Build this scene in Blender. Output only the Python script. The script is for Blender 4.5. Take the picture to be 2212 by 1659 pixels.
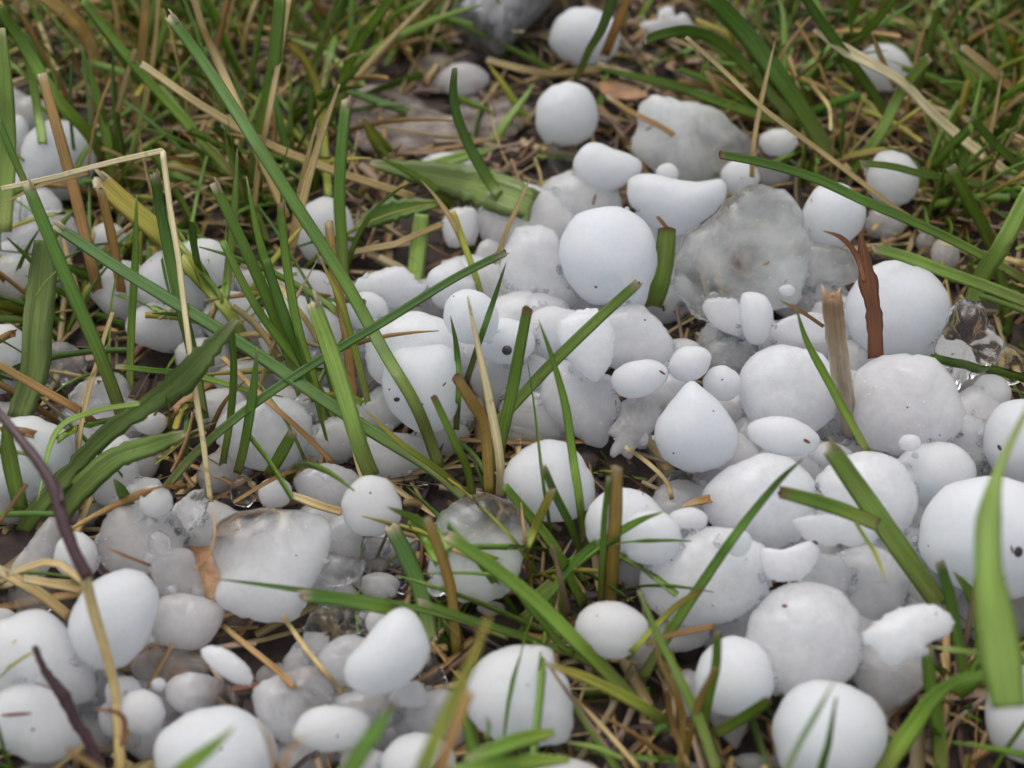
import bpy, math, random
from math import sin, cos, pi, radians
from mathutils import Vector, noise
from mathutils.bvhtree import BVHTree

# ------------------------------------------------------------------ camera, sky, sun, exposure
for o in list(bpy.data.objects):
    bpy.data.objects.remove(o)
SC = bpy.context.scene
COL = SC.collection
CM = 0.01
PW, PH = 2212.0, 1659.0                     # picture grid in which the layout was measured
HFOV = radians(45.0)
PITCH = radians(50.0)
DIST = 0.26
CAM = Vector((0, -DIST * cos(PITCH), DIST * sin(PITCH)))
FWD = Vector((0, cos(PITCH), -sin(PITCH)))
RGT = Vector((1, 0, 0))
UPV = RGT.cross(FWD)
cam_d = bpy.data.cameras.new('camera')
cam = bpy.data.objects.new('camera', cam_d)
COL.objects.link(cam)
cam.location = CAM
cam.rotation_euler = (pi / 2 - PITCH, 0, 0)
cam_d.sensor_width = 36
cam_d.lens = 18 / math.tan(HFOV / 2)
cam_d.clip_start = 0.01
cam_d.clip_end = 300
cam_d.dof.use_dof = True
cam_d.dof.focus_distance = 0.242
cam_d.dof.aperture_fstop = 11
SC.camera = cam

SUN_EL, SUN_AZ = radians(62), radians(-25)
world = bpy.data.worlds.new('World')
SC.world = world
world.use_nodes = True
wn = world.node_tree
wn.nodes.clear()
sky = wn.nodes.new('ShaderNodeTexSky')
sky.sky_type = 'NISHITA'
sky.sun_disc = False
sky.sun_elevation = SUN_EL
sky.sun_rotation = SUN_AZ
sky.air_density = 1.0
sky.dust_density = 4.0
hs = wn.nodes.new('ShaderNodeHueSaturation')
hs.inputs['Saturation'].default_value = 0.19     # overcast: a greyer sky
bg = wn.nodes.new('ShaderNodeBackground')
bg.inputs['Strength'].default_value = 0.15
wo = wn.nodes.new('ShaderNodeOutputWorld')
wn.links.new(sky.outputs[0], hs.inputs['Color'])
wn.links.new(hs.outputs[0], bg.inputs['Color'])
wn.links.new(bg.outputs[0], wo.inputs['Surface'])
sun_d = bpy.data.lights.new('sun', 'SUN')
sun_d.energy = 0.55
sun_d.angle = radians(22)
sun_d.color = (1.0, 0.98, 0.95)
sun = bpy.data.objects.new('sun', sun_d)
COL.objects.link(sun)
sd = Vector((sin(SUN_AZ) * cos(SUN_EL), cos(SUN_AZ) * cos(SUN_EL), sin(SUN_EL)))
sun.rotation_euler = (-sd).to_track_quat('-Z', 'Y').to_euler()
sun.location = sd * 3
SC.view_settings.view_transform = 'Standard'
SC.view_settings.look = 'None'
SC.view_settings.gamma = 1
SC.view_settings.use_curve_mapping = False
SC.view_settings.exposure = 0.22
SC.render.engine = 'CYCLES'
SC.cycles.max_bounces = 10
SC.cycles.diffuse_bounces = 6
SC.cycles.glossy_bounces = 2
SC.cycles.transmission_bounces = 6
SC.cycles.transparent_max_bounces = 4
SC.cycles.use_adaptive_sampling = True
SC.cycles.adaptive_threshold = 0.04
SC.cycles.caustics_refractive = True
SC.cycles.caustics_reflective = False

rnd = random.Random(7)

# ------------------------------------------------------------------ measuring helpers
TANH = math.tan(HFOV / 2)
def raydir(px, py):
    u = (px - PW / 2) / (PW / 2) * TANH
    v = (PH / 2 - py) / (PW / 2) * TANH
    return (FWD + RGT * u + UPV * v)
def at(px, py, zcm=0.0):
    d = raydir(px, py)
    t = (zcm * CM - CAM.z) / d.z
    return CAM + d * t
def on_plane(px, py, P, n):
    d = raydir(px, py)
    return CAM + d * ((P - CAM).dot(n) / d.dot(n))
def pxsize(P):                                # metres per grid pixel at P
    return (P - CAM).dot(FWD) * TANH / (PW / 2)
def project(P):
    d = P - CAM
    w = d.dot(FWD)
    return (PW / 2 + d.dot(RGT) / w / TANH * PW / 2, PH / 2 - d.dot(UPV) / w / TANH * PW / 2)

def tag(o, label=None, cat=None, group=None, kind=None):
    if label: o['label'] = label
    if cat: o['category'] = cat
    if group: o['group'] = group
    if kind: o['kind'] = kind
    return o
def mesh_obj(name, verts, faces, mat, parent=None, loc=None, smooth=True):
    me = bpy.data.meshes.new(name)
    me.from_pydata([tuple(v) for v in verts], [], faces)
    me.update()
    if smooth:
        me.polygons.foreach_set('use_smooth', [True] * len(me.polygons))
    me.materials.append(mat)
    o = bpy.data.objects.new(name, me)
    COL.objects.link(o)
    if parent: o.parent = parent
    if loc is not None: o.location = loc
    return o
def set_col(me, cols, name='tint'):
    a = me.color_attributes.new(name, 'FLOAT_COLOR', 'POINT')
    flat = []
    for c in cols: flat.extend((c[0], c[1], c[2], 1.0))
    a.data.foreach_set('color', flat)
def set_float(me, vals, name):
    a = me.attributes.new(name, 'FLOAT', 'POINT')
    a.data.foreach_set('value', vals)

# ------------------------------------------------------------------ materials
def newmat(name):
    m = bpy.data.materials.new(name)
    m.use_nodes = True
    nt = m.node_tree
    nt.nodes.clear()
    out = nt.nodes.new('ShaderNodeOutputMaterial')
    def N(t, **kw):
        n = nt.nodes.new(t)
        for k, v in kw.items():
            if k.startswith('_'): setattr(n, k[1:], v)
            else: n.inputs[k].default_value = v
        return n
    def L(a, b): nt.links.new(a, b)
    return m, nt, out, N, L
def ramp(N, stops):
    r = N('ShaderNodeValToRGB')
    e = r.color_ramp.elements
    while len(e) > 1: e.remove(e[-1])
    e[0].position, e[0].color = stops[0][0], tuple(stops[0][1]) + (1,)
    for p, c in stops[1:]:
        x = e.new(p); x.color = tuple(c) + (1,)
    return r
g3 = lambda v: (v, v, v)

def ice_coords(N, L):
    tc = N('ShaderNodeTexCoord')
    oi = N('ShaderNodeObjectInfo')
    sc = N('ShaderNodeVectorMath', _operation='SCALE'); sc.inputs['Scale'].default_value = 7.0
    cmb = N('ShaderNodeCombineXYZ')
    L(oi.outputs['Random'], cmb.inputs[0]); L(oi.outputs['Random'], cmb.inputs[1])
    L(cmb.outputs[0], sc.inputs[0])
    ad = N('ShaderNodeVectorMath', _operation='ADD')
    L(tc.outputs['Object'], ad.inputs[0]); L(sc.outputs[0], ad.inputs[1])
    return ad.outputs[0], oi

def make_white_ice():
    m, nt, out, N, L = newmat('white_ice')
    co, oi = ice_coords(N, L)
    n1 = N('ShaderNodeTexNoise', Scale=75.0, Detail=4.0, Roughness=0.6); L(co, n1.inputs['Vector'])
    r1 = ramp(N, [(0.30, (0.78, 0.80, 0.85)), (0.62, (0.86, 0.88, 0.92))]); L(n1.outputs[0], r1.inputs[0])
    mx = N('ShaderNodeMix', _data_type='RGBA', _blend_type='MULTIPLY'); mx.inputs[0].default_value = 1
    L(r1.outputs[0], mx.inputs[6]); L(oi.outputs['Color'], mx.inputs[7])
    # frost grain: pale and greyer grains about half a millimetre wide, in patches
    fg = N('ShaderNodeTexNoise', Scale=1500.0, Detail=2.0, Roughness=0.7); L(co, fg.inputs['Vector'])
    fr = ramp(N, [(0.33, g3(0.86)), (0.5, g3(0.97)), (0.7, g3(1.06))]); L(fg.outputs[0], fr.inputs[0])
    fm = N('ShaderNodeMix', _data_type='RGBA', _blend_type='MULTIPLY'); fm.inputs[0].default_value = 0.32
    L(mx.outputs[2], fm.inputs[6]); L(fr.outputs[0], fm.inputs[7]); mx = fm
    # sparse tiny grains of dirt frozen into the skin
    vo = N('ShaderNodeTexVoronoi', Scale=330.0); L(co, vo.inputs['Vector'])
    lt = N('ShaderNodeMath', _operation='LESS_THAN'); lt.inputs[1].default_value = 0.085; L(vo.outputs['Distance'], lt.inputs[0])
    n4 = N('ShaderNodeTexWhiteNoise'); L(vo.outputs['Position'], n4.inputs['Vector'])
    gt = N('ShaderNodeMath', _operation='GREATER_THAN'); gt.inputs[1].default_value = 0.98; L(n4.outputs['Value'], gt.inputs[0])
    mu = N('ShaderNodeMath', _operation='MULTIPLY'); L(lt.outputs[0], mu.inputs[0]); L(gt.outputs[0], mu.inputs[1])
    mx2 = N('ShaderNodeMix', _data_type='RGBA'); mx2.inputs[7].default_value = (0.12, 0.06, 0.05, 1)
    L(mu.outputs[0], mx2.inputs[0]); L(mx.outputs[2], mx2.inputs[6])
    b1 = N('ShaderNodeTexNoise', Scale=1100.0, Detail=4.0, Roughness=0.7); L(co, b1.inputs['Vector'])
    b2 = N('ShaderNodeTexNoise', Scale=160.0, Detail=2.0); L(co, b2.inputs['Vector'])
    bs = N('ShaderNodeMath', _operation='MULTIPLY_ADD'); bs.inputs[1].default_value = 0.2
    L(b1.outputs[0], bs.inputs[0]); L(b2.outputs[0], bs.inputs[2])
    bp = N('ShaderNodeBump', Strength=0.6, Distance=0.0009); L(bs.outputs[0], bp.inputs['Height'])
    rr = ramp(N, [(0.35, g3(0.32)), (0.65, g3(0.55))]); L(b2.outputs[0], rr.inputs[0])
    p = N('ShaderNodeBsdfPrincipled')
    p.inputs['Subsurface Weight'].default_value = 1.0
    p.inputs['Subsurface Radius'].default_value = (0.8, 0.95, 1.1)
    p.inputs['Subsurface Scale'].default_value = 0.014
    p.inputs['Coat Weight'].default_value = 0.12; p.inputs['Coat Roughness'].default_value = 0.2; p.inputs['Coat IOR'].default_value = 1.33
    p.inputs['Specular IOR Level'].default_value = 0.32
    p.inputs['IOR'].default_value = 1.31
    L(mx2.outputs[2], p.inputs['Base Color']); L(rr.outputs[0], p.inputs['Roughness']); L(bp.outputs[0], p.inputs['Normal'])
    tl = N('ShaderNodeBsdfTranslucent', Color=(0.945, 0.96, 0.995, 1)); tm = N('ShaderNodeMixShader'); tm.inputs[0].default_value = 0.34
    L(bp.outputs[0], tl.inputs['Normal']); L(p.outputs[0], tm.inputs[1]); L(tl.outputs[0], tm.inputs[2]); p = tm
    g = N('ShaderNodeBsdfPrincipled'); g.inputs['Transmission Weight'].default_value = 1; g.inputs['IOR'].default_value = 1.31
    g.inputs['Roughness'].default_value = 0.22; g.inputs['Base Color'].default_value = (0.98, 0.985, 0.99, 1); L(bp.outputs[0], g.inputs['Normal'])
    ra = N('ShaderNodeAttribute', _attribute_name='clear')
    ms = N('ShaderNodeMixShader'); L(ra.outputs['Fac'], ms.inputs[0]); L(p.outputs[0], ms.inputs[1]); L(g.outputs[0], ms.inputs[2])
    L(ms.outputs[0], out.inputs[0])
    return m

def make_clear_ice():
    """glassy ice with milky clouds; the point attribute 'clear' says how glassy a place is"""
    m, nt, out, N, L = newmat('translucent_ice')
    co, oi = ice_coords(N, L)
    at_ = N('ShaderNodeAttribute', _attribute_name='clear')
    n1 = N('ShaderNodeTexNoise', Scale=105.0, Detail=5.0, Roughness=0.55, Distortion=0.5); L(co, n1.inputs['Vector'])
    ma = N('ShaderNodeMath', _operation='MULTIPLY_ADD'); 
    nc = N('ShaderNodeMath', _operation='SUBTRACT'); nc.inputs[1].default_value = 0.5; L(n1.outputs[0], nc.inputs[0])
    am = N('ShaderNodeAttribute', _attribute_name='mottle'); ma.inputs[2].default_value = 0.0
    L(nc.outputs[0], ma.inputs[0]); L(am.outputs['Fac'], ma.inputs[1])
    ad = N('ShaderNodeMath', _operation='ADD', _use_clamp=True); L(ma.outputs[0], ad.inputs[0]); L(at_.outputs['Fac'], ad.inputs[1])
    # bubble trains: short strings of milky points
    vo = N('ShaderNodeTexVoronoi', Scale=700.0, Randomness=1.0); L(co, vo.inputs['Vector'])
    vr = ramp(N, [(0.06, g3(0.35)), (0.2, g3(0.0))]); L(vo.outputs['Distance'], vr.inputs[0])
    n5 = N('ShaderNodeTexNoise', Scale=170.0, Detail=3.0, Distortion=1.5); L(co, n5.inputs['Vector'])
    n5r = ramp(N, [(0.5, g3(0.0)), (0.6, g3(1.0))]); L(n5.outputs[0], n5r.inputs[0])
    mcr = N('ShaderNodeMath', _operation='MULTIPLY'); L(vr.outputs[0], mcr.inputs[0]); L(n5r.outputs[0], mcr.inputs[1])
    sb = N('ShaderNodeMath', _operation='SUBTRACT', _use_clamp=True); L(ad.outputs[0], sb.inputs[0]); L(mcr.outputs[0], sb.inputs[1])
    b1 = N('ShaderNodeTexNoise', Scale=420.0, Detail=4.0, Roughness=0.6); L(co, b1.inputs['Vector'])
    b2 = N('ShaderNodeTexNoise', Scale=130.0, Detail=2.0); L(co, b2.inputs['Vector'])
    bs = N('ShaderNodeMath', _operation='MULTIPLY_ADD'); bs.inputs[1].default_value = 0.4
    L(b1.outputs[0], bs.inputs[0]); L(b2.outputs[0], bs.inputs[2])
    bp = N('ShaderNodeBump', Strength=0.5, Distance=0.0007); L(bs.outputs[0], bp.inputs['Height'])
    milky = N('ShaderNodeBsdfPrincipled')
    milky.inputs['Subsurface Weight'].default_value = 1.0
    milky.inputs['Subsurface Radius'].default_value = (0.9, 1.0, 1.1)
    milky.inputs['Subsurface Scale'].default_value = 0.014
    milky.inputs['Coat Weight'].default_value = 0.3; milky.inputs['Coat Roughness'].default_value = 0.13; milky.inputs['Coat IOR'].default_value = 1.33
    milky.inputs['Roughness'].default_value = 0.25
    milky.inputs['IOR'].default_value = 1.31
    mc = N('ShaderNodeMix', _data_type='RGBA', _blend_type='MULTIPLY'); mc.inputs[0].default_value = 1
    mc.inputs[6].default_value = (0.87, 0.885, 0.92, 1)
    L(oi.outputs['Color'], mc.inputs[7])
    fg = N('ShaderNodeTexNoise', Scale=1300.0, Detail=2.0, Roughness=0.7); L(co, fg.inputs['Vector'])
    fr = ramp(N, [(0.33, g3(0.82)), (0.5, g3(0.95)), (0.7, g3(1.08))]); L(fg.outputs[0], fr.inputs[0])
    fl = N('ShaderNodeTexNoise', Scale=85.0, Detail=5.0, Roughness=0.65, Distortion=0.8); L(co, fl.inputs['Vector'])
    flr = ramp(N, [(0.35, g3(0.92)), (0.62, g3(1.08))]); L(fl.outputs[0], flr.inputs[0])
    f1 = N('ShaderNodeMix', _data_type='RGBA', _blend_type='MULTIPLY'); f1.inputs[0].default_value = 0.4
    f2 = N('ShaderNodeMix', _data_type='RGBA', _blend_type='MULTIPLY'); f2.inputs[0].default_value = 1.0
    L(mc.outputs[2], f1.inputs[6]); L(fr.outputs[0], f1.inputs[7]); L(f1.outputs[2], f2.inputs[6]); L(flr.outputs[0], f2.inputs[7])
    L(f2.outputs[2], milky.inputs['Base Color'])
    glass = N('ShaderNodeBsdfPrincipled')
    glass.inputs['Transmission Weight'].default_value = 1.0
    glass.inputs['IOR'].default_value = 1.31
    glass.inputs['Roughness'].default_value = 0.07
    gc = N('ShaderNodeMix', _data_type='RGBA'); gc.inputs[0].default_value = 0.45
    gc.inputs[6].default_value = (0.985, 0.99, 0.99, 1); L(oi.outputs['Color'], gc.inputs[7]); L(gc.outputs[2], glass.inputs['Base Color'])
    L(bp.outputs[0], milky.inputs['Normal']); L(bp.outputs[0], glass.inputs['Normal'])
    tl = N('ShaderNodeBsdfTranslucent', Color=(0.945, 0.96, 0.995, 1)); tm = N('ShaderNodeMixShader'); tm.inputs[0].default_value = 0.38
    L(bp.outputs[0], tl.inputs['Normal']); L(milky.outputs[0], tm.inputs[1]); L(tl.outputs[0], tm.inputs[2]); milky = tm
    ms = N('ShaderNodeMixShader'); L(sb.outputs[0], ms.inputs[0]); L(milky.outputs[0], ms.inputs[1]); L(glass.outputs[0], ms.inputs[2])
    L(ms.outputs[0], out.inputs[0])
    return m

def make_blade_mat(name='grass_leaf', rough=0.42, stripes=True, transl=0.22):
    m, nt, out, N, L = newmat(name)
    col = N('ShaderNodeVertexColor', _layer_name='tint')
    uv = N('ShaderNodeUVMap', _uv_map='UVMap')
    mp = N('ShaderNodeMapping'); mp.inputs['Scale'].default_value = (13.0, 0.8, 1); L(uv.outputs[0], mp.inputs[0])
    oi = N('ShaderNodeObjectInfo')
    av = N('ShaderNodeVectorMath', _operation='ADD'); cb = N('ShaderNodeCombineXYZ'); L(oi.outputs['Random'], cb.inputs[1])
    sc = N('ShaderNodeVectorMath', _operation='SCALE'); sc.inputs['Scale'].default_value = 40; L(cb.outputs[0], sc.inputs[0])
    L(mp.outputs[0], av.inputs[0]); L(sc.outputs[0], av.inputs[1])
    n1 = N('ShaderNodeTexNoise', Scale=1.0, Detail=3.0, Roughness=0.6); L(av.outputs[0], n1.inputs['Vector'])
    r1 = ramp(N, [(0.3, g3(0.68)), (0.7, g3(1.28))]); L(n1.outputs[0], r1.inputs[0])
    tc = N('ShaderNodeTexCoord')
    n2 = N('ShaderNodeTexNoise', Scale=330.0, Detail=4.0, Roughness=0.6); L(tc.outputs['Object'], n2.inputs['Vector'])
    r2 = ramp(N, [(0.62, g3(0.0)), (0.74, g3(0.55))]); L(n2.outputs[0], r2.inputs[0])
    m1 = N('ShaderNodeMix', _data_type='RGBA', _blend_type='MULTIPLY'); m1.inputs[0].default_value = 1
    L(col.outputs[0], m1.inputs[6]); L(r1.outputs[0], m1.inputs[7])
    m2 = N('ShaderNodeMix', _data_type='RGBA'); m2.inputs[7].default_value = (0.20, 0.15, 0.05, 1)   # blotches where the leaf yellows
    L(r2.outputs[0], m2.inputs[0]); L(m1.outputs[2], m2.inputs[6])
    bp = N('ShaderNodeBump', Strength=0.5, Distance=0.00025); L(n1.outputs[0], bp.inputs['Height'])
    p = N('ShaderNodeBsdfPrincipled'); p.inputs['Roughness'].default_value = rough; p.inputs['Specular IOR Level'].default_value = 0.55
    L(m2.outputs[2], p.inputs['Base Color']); L(bp.outputs[0], p.inputs['Normal'])
    tr = N('ShaderNodeBsdfTranslucent'); L(m2.outputs[2], tr.inputs['Color'])
    ms = N('ShaderNodeMixShader'); ms.inputs[0].default_value = transl
    L(p.outputs[0], ms.inputs[1]); L(tr.outputs[0], ms.inputs[2]); L(ms.outputs[0], out.inputs[0])
    return m

def make_soil():
    m, nt, out, N, L = newmat('soil')
    tc = N('ShaderNodeTexCoord')
    n1 = N('ShaderNodeTexNoise', Scale=120.0, Detail=8.0, Roughness=0.65); L(tc.outputs['Object'], n1.inputs['Vector'])
    r1 = ramp(N, [(0.3, (0.022, 0.014, 0.012)), (0.5, (0.055, 0.036, 0.029)), (0.75, (0.13, 0.09, 0.07))]); L(n1.outputs[0], r1.inputs[0])
    n2 = N('ShaderNodeTexNoise', Scale=9.0, Detail=5.0); L(tc.outputs['Object'], n2.inputs['Vector'])
    # the lawn beyond the picture
    sx = N('ShaderNodeVectorMath', _operation='LENGTH'); L(tc.outputs['Object'], sx.inputs[0])
    mr = N('ShaderNodeMapRange'); mr.inputs['From Min'].default_value = 0.35; mr.inputs['From Max'].default_value = 0.8; L(sx.outputs['Value'], mr.inputs[0])
    r3 = ramp(N, [(0.35, (0.06, 0.085, 0.025)), (0.65, (0.10, 0.14, 0.04))]); L(n2.outputs[0], r3.inputs[0])
    mx = N('ShaderNodeMix', _data_type='RGBA'); L(mr.outputs[0], mx.inputs[0]); L(r1.outputs[0], mx.inputs[6]); L(r3.outputs[0], mx.inputs[7])
    bp = N('ShaderNodeBump', Strength=0.9, Distance=0.002); L(n1.outputs[0], bp.inputs['Height'])
    p = N('ShaderNodeBsdfPrincipled'); p.inputs['Roughness'].default_value = 0.75
    L(mx.outputs[2], p.inputs['Base Color']); L(bp.outputs[0], p.inputs['Normal']); L(p.outputs[0], out.inputs[0])
    return m

def make_grained(name, stops, scale=(60, 60, 60), rough=0.6, bump=0.001, detail=6.0):
    m, nt, out, N, L = newmat(name)
    tc = N('ShaderNodeTexCoord')
    mp = N('ShaderNodeMapping'); mp.inputs['Scale'].default_value = scale; L(tc.outputs['Object'], mp.inputs[0])
    n1 = N('ShaderNodeTexNoise', Scale=1.0, Detail=detail, Roughness=0.6, Distortion=0.3); L(mp.outputs[0], n1.inputs['Vector'])
    r1 = ramp(N, stops); L(n1.outputs[0], r1.inputs[0])
    bp = N('ShaderNodeBump', Strength=0.8, Distance=bump); L(n1.outputs[0], bp.inputs['Height'])
    p = N('ShaderNodeBsdfPrincipled'); p.inputs['Roughness'].default_value = rough
    L(r1.outputs[0], p.inputs['Base Color']); L(bp.outputs[0], p.inputs['Normal']); L(p.outputs[0], out.inputs[0])
    return m

M_WHITE = make_white_ice()
M_CLEAR = make_clear_ice()
M_BLADE = make_blade_mat()
M_TWIG = make_blade_mat('twig_bark', 0.4, True, 0.0)
M_SOIL = make_soil()
M_WOOD = make_grained('weathered_wood', [(0.3, (0.10, 0.10, 0.11)), (0.55, (0.24, 0.235, 0.24)), (0.75, (0.36, 0.35, 0.34))], (520, 90, 520), 0.7, 0.0012)
M_CLAY = make_grained('pale_clay', [(0.34, (0.07, 0.048, 0.038)), (0.5, (0.19, 0.145, 0.12)), (0.68, (0.38, 0.32, 0.275))], (130, 230, 130), 0.5, 0.003)
M_DEADLEAF = make_grained('dead_leaf', [(0.35, (0.16, 0.07, 0.025)), (0.65, (0.42, 0.20, 0.07))], (220, 220, 220), 0.45, 0.0006)
def speckmat(name, c):
    return make_grained(name, [(0.3, tuple(x * 0.6 for x in c)), (0.7, c)], (900, 900, 900), 0.5, 0.0002, 2.0)
M_SPECK = {'dark': speckmat('dark_speck', (0.05, 0.025, 0.03)), 'red': speckmat('red_speck', (0.22, 0.06, 0.04)),
           'brown': speckmat('brown_speck', (0.26, 0.15, 0.08)), 'grey': speckmat('grey_seed', (0.11, 0.09, 0.09)), 'straw': speckmat('straw_speck', (0.42, 0.27, 0.12))}

# ------------------------------------------------------------------ ground
def ground_h(x, y):
    f = max(0.0, 1 - (x * x + y * y) ** 0.5 / 0.6)
    return f * (0.0022 * noise.noise(Vector((x * 28, y * 28, 1.3))) + 0.0011 * noise.noise(Vector((x * 110, y * 110, 4.3)))) - 0.001
def make_ground():
    n = 150
    def sp(i):
        u = (i - n) / n
        return 0.42 * u + 60 * u ** 9 if abs(u) > 0 else 0
    xs = [sp(i) for i in range(2 * n + 1)]
    V = [(x, y, ground_h(x, y)) for y in xs for x in xs]
    w = 2 * n + 1
    F = [(j * w + i, j * w + i + 1, (j + 1) * w + i + 1, (j + 1) * w + i) for j in range(2 * n) for i in range(2 * n)]
    o = mesh_obj('ground', V, F, M_SOIL)
    tag(o, 'damp dark brown soil under the grass and hail', kind='structure')
make_ground()

# ------------------------------------------------------------------ hailstones
STONES = []           # (object, bbox ellipse in the grid)
LABELS = {}
def check_label(l):
    LABELS[l] = LABELS.get(l, 0) + 1
def outline_of(shape, seed, jag, amp):
    pts = []
    n = 48
    if isinstance(shape, tuple):
        cx, cy, rx, ry = shape[:4]
        rot = radians(shape[4]) if len(shape) > 4 else 0
        egg = shape[5] if len(shape) > 5 else 0
        for i in range(n):
            a = 2 * pi * i / n
            k = 1 + amp * 2.2 * noise.noise(Vector((cos(a) * 0.9, sin(a) * 0.9, seed * 3.1))) + amp * 0.8 * noise.noise(Vector((cos(a) * 2.4, sin(a) * 2.4, seed * 5.7)))
            x = cos(a) * rx * k * (1 + egg * sin(a)); y = sin(a) * ry * k
            pts.append((cx + x * cos(rot) - y * sin(rot), cy + x * sin(rot) + y * cos(rot)))
        c = (cx, cy)
    else:
        m = len(shape)
        ar = 0
        for i in range(m):
            ar += shape[i][0] * shape[(i + 1) % m][1] - shape[(i + 1) % m][0] * shape[i][1]
        if ar < 0: shape = shape[::-1]
        # centripetal-free catmull rom, resampled by arc length
        dense = []
        for i in range(m):
            p0, p1, p2, p3 = [Vector(shape[(i + k - 1) % m]) for k in range(4)]
            for s in range(8):
                t = s / 8
                dense.append(0.5 * ((2 * p1) + (p2 - p0) * t + (2 * p0 - 5 * p1 + 4 * p2 - p3) * t * t + (3 * p1 - p0 - 3 * p2 + p3) * t ** 3))
        n = 60
        L_ = [0]
        for i in range(len(dense)): L_.append(L_[-1] + (dense[(i + 1) % len(dense)] - dense[i]).length)
        j = 0
        for i in range(n):
            s = L_[-1] * i / n
            while L_[j + 1] < s: j += 1
            f = (s - L_[j]) / max(1e-6, L_[j + 1] - L_[j])
            q = dense[j].lerp(dense[(j + 1) % len(dense)], f)
            pts.append((q.x, q.y))
        xs = [p[0] for p in pts]; ys = [p[1] for p in pts]
        c = ((min(xs) + max(xs)) * 0.25 + sum(xs) / n * 0.5, (min(ys) + max(ys)) * 0.25 + sum(ys) / n * 0.5)
    if not jag: jag = 0.018
    if jag:
        r = sum(((p[0] - c[0]) ** 2 + (p[1] - c[1]) ** 2) ** 0.5 for p in pts) / len(pts)
        q = []
        for i, p in enumerate(pts):
            a = 2 * pi * i / len(pts)
            k = 1 + jag * noise.noise(Vector((cos(a) * 6, sin(a) * 6, seed))) + jag * 0.6 * noise.noise(Vector((cos(a) * 15, sin(a) * 15, seed)))
            q.append((c[0] + (p[0] - c[0]) * k, c[1] + (p[1] - c[1]) * k))
        pts = q
    return pts, c

KIND = {   # material, depth, roundness exponent, tilt to the ground, outline jitter, edge jag, base clearness
    'W': (M_WHITE, 0.82, 0.95, 0.07, 0.05, 0.0, 0.0),
    'S': (M_CLEAR, 0.22, 0.5, 0.45, 0.03, 0.07, -0.2),
    'M': (M_CLEAR, 0.52, 0.8, 0.32, 0.06, 0.04, 0.22),
    'T': (M_CLEAR, 0.30, 0.6, 0.5, 0.05, 0.07, 0.30),
    'C': (M_CLEAR, 0.55, 0.8, 0.3, 0.07, 0.06, 0.95),
    'H': (M_CLEAR, 0.50, 0.8, 0.3, 0.04, 0.05, 0.45),
}
TINTS = {'': (1, 1, 1), 'pink': (1.0, 0.955, 0.935), 'green': (0.94, 0.985, 0.945), 'grey': (0.94, 0.93, 0.935), 'yellow': (0.98, 0.93, 0.78), 'cool': (0.96, 0.98, 1.0)}
seedc = [0]
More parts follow.
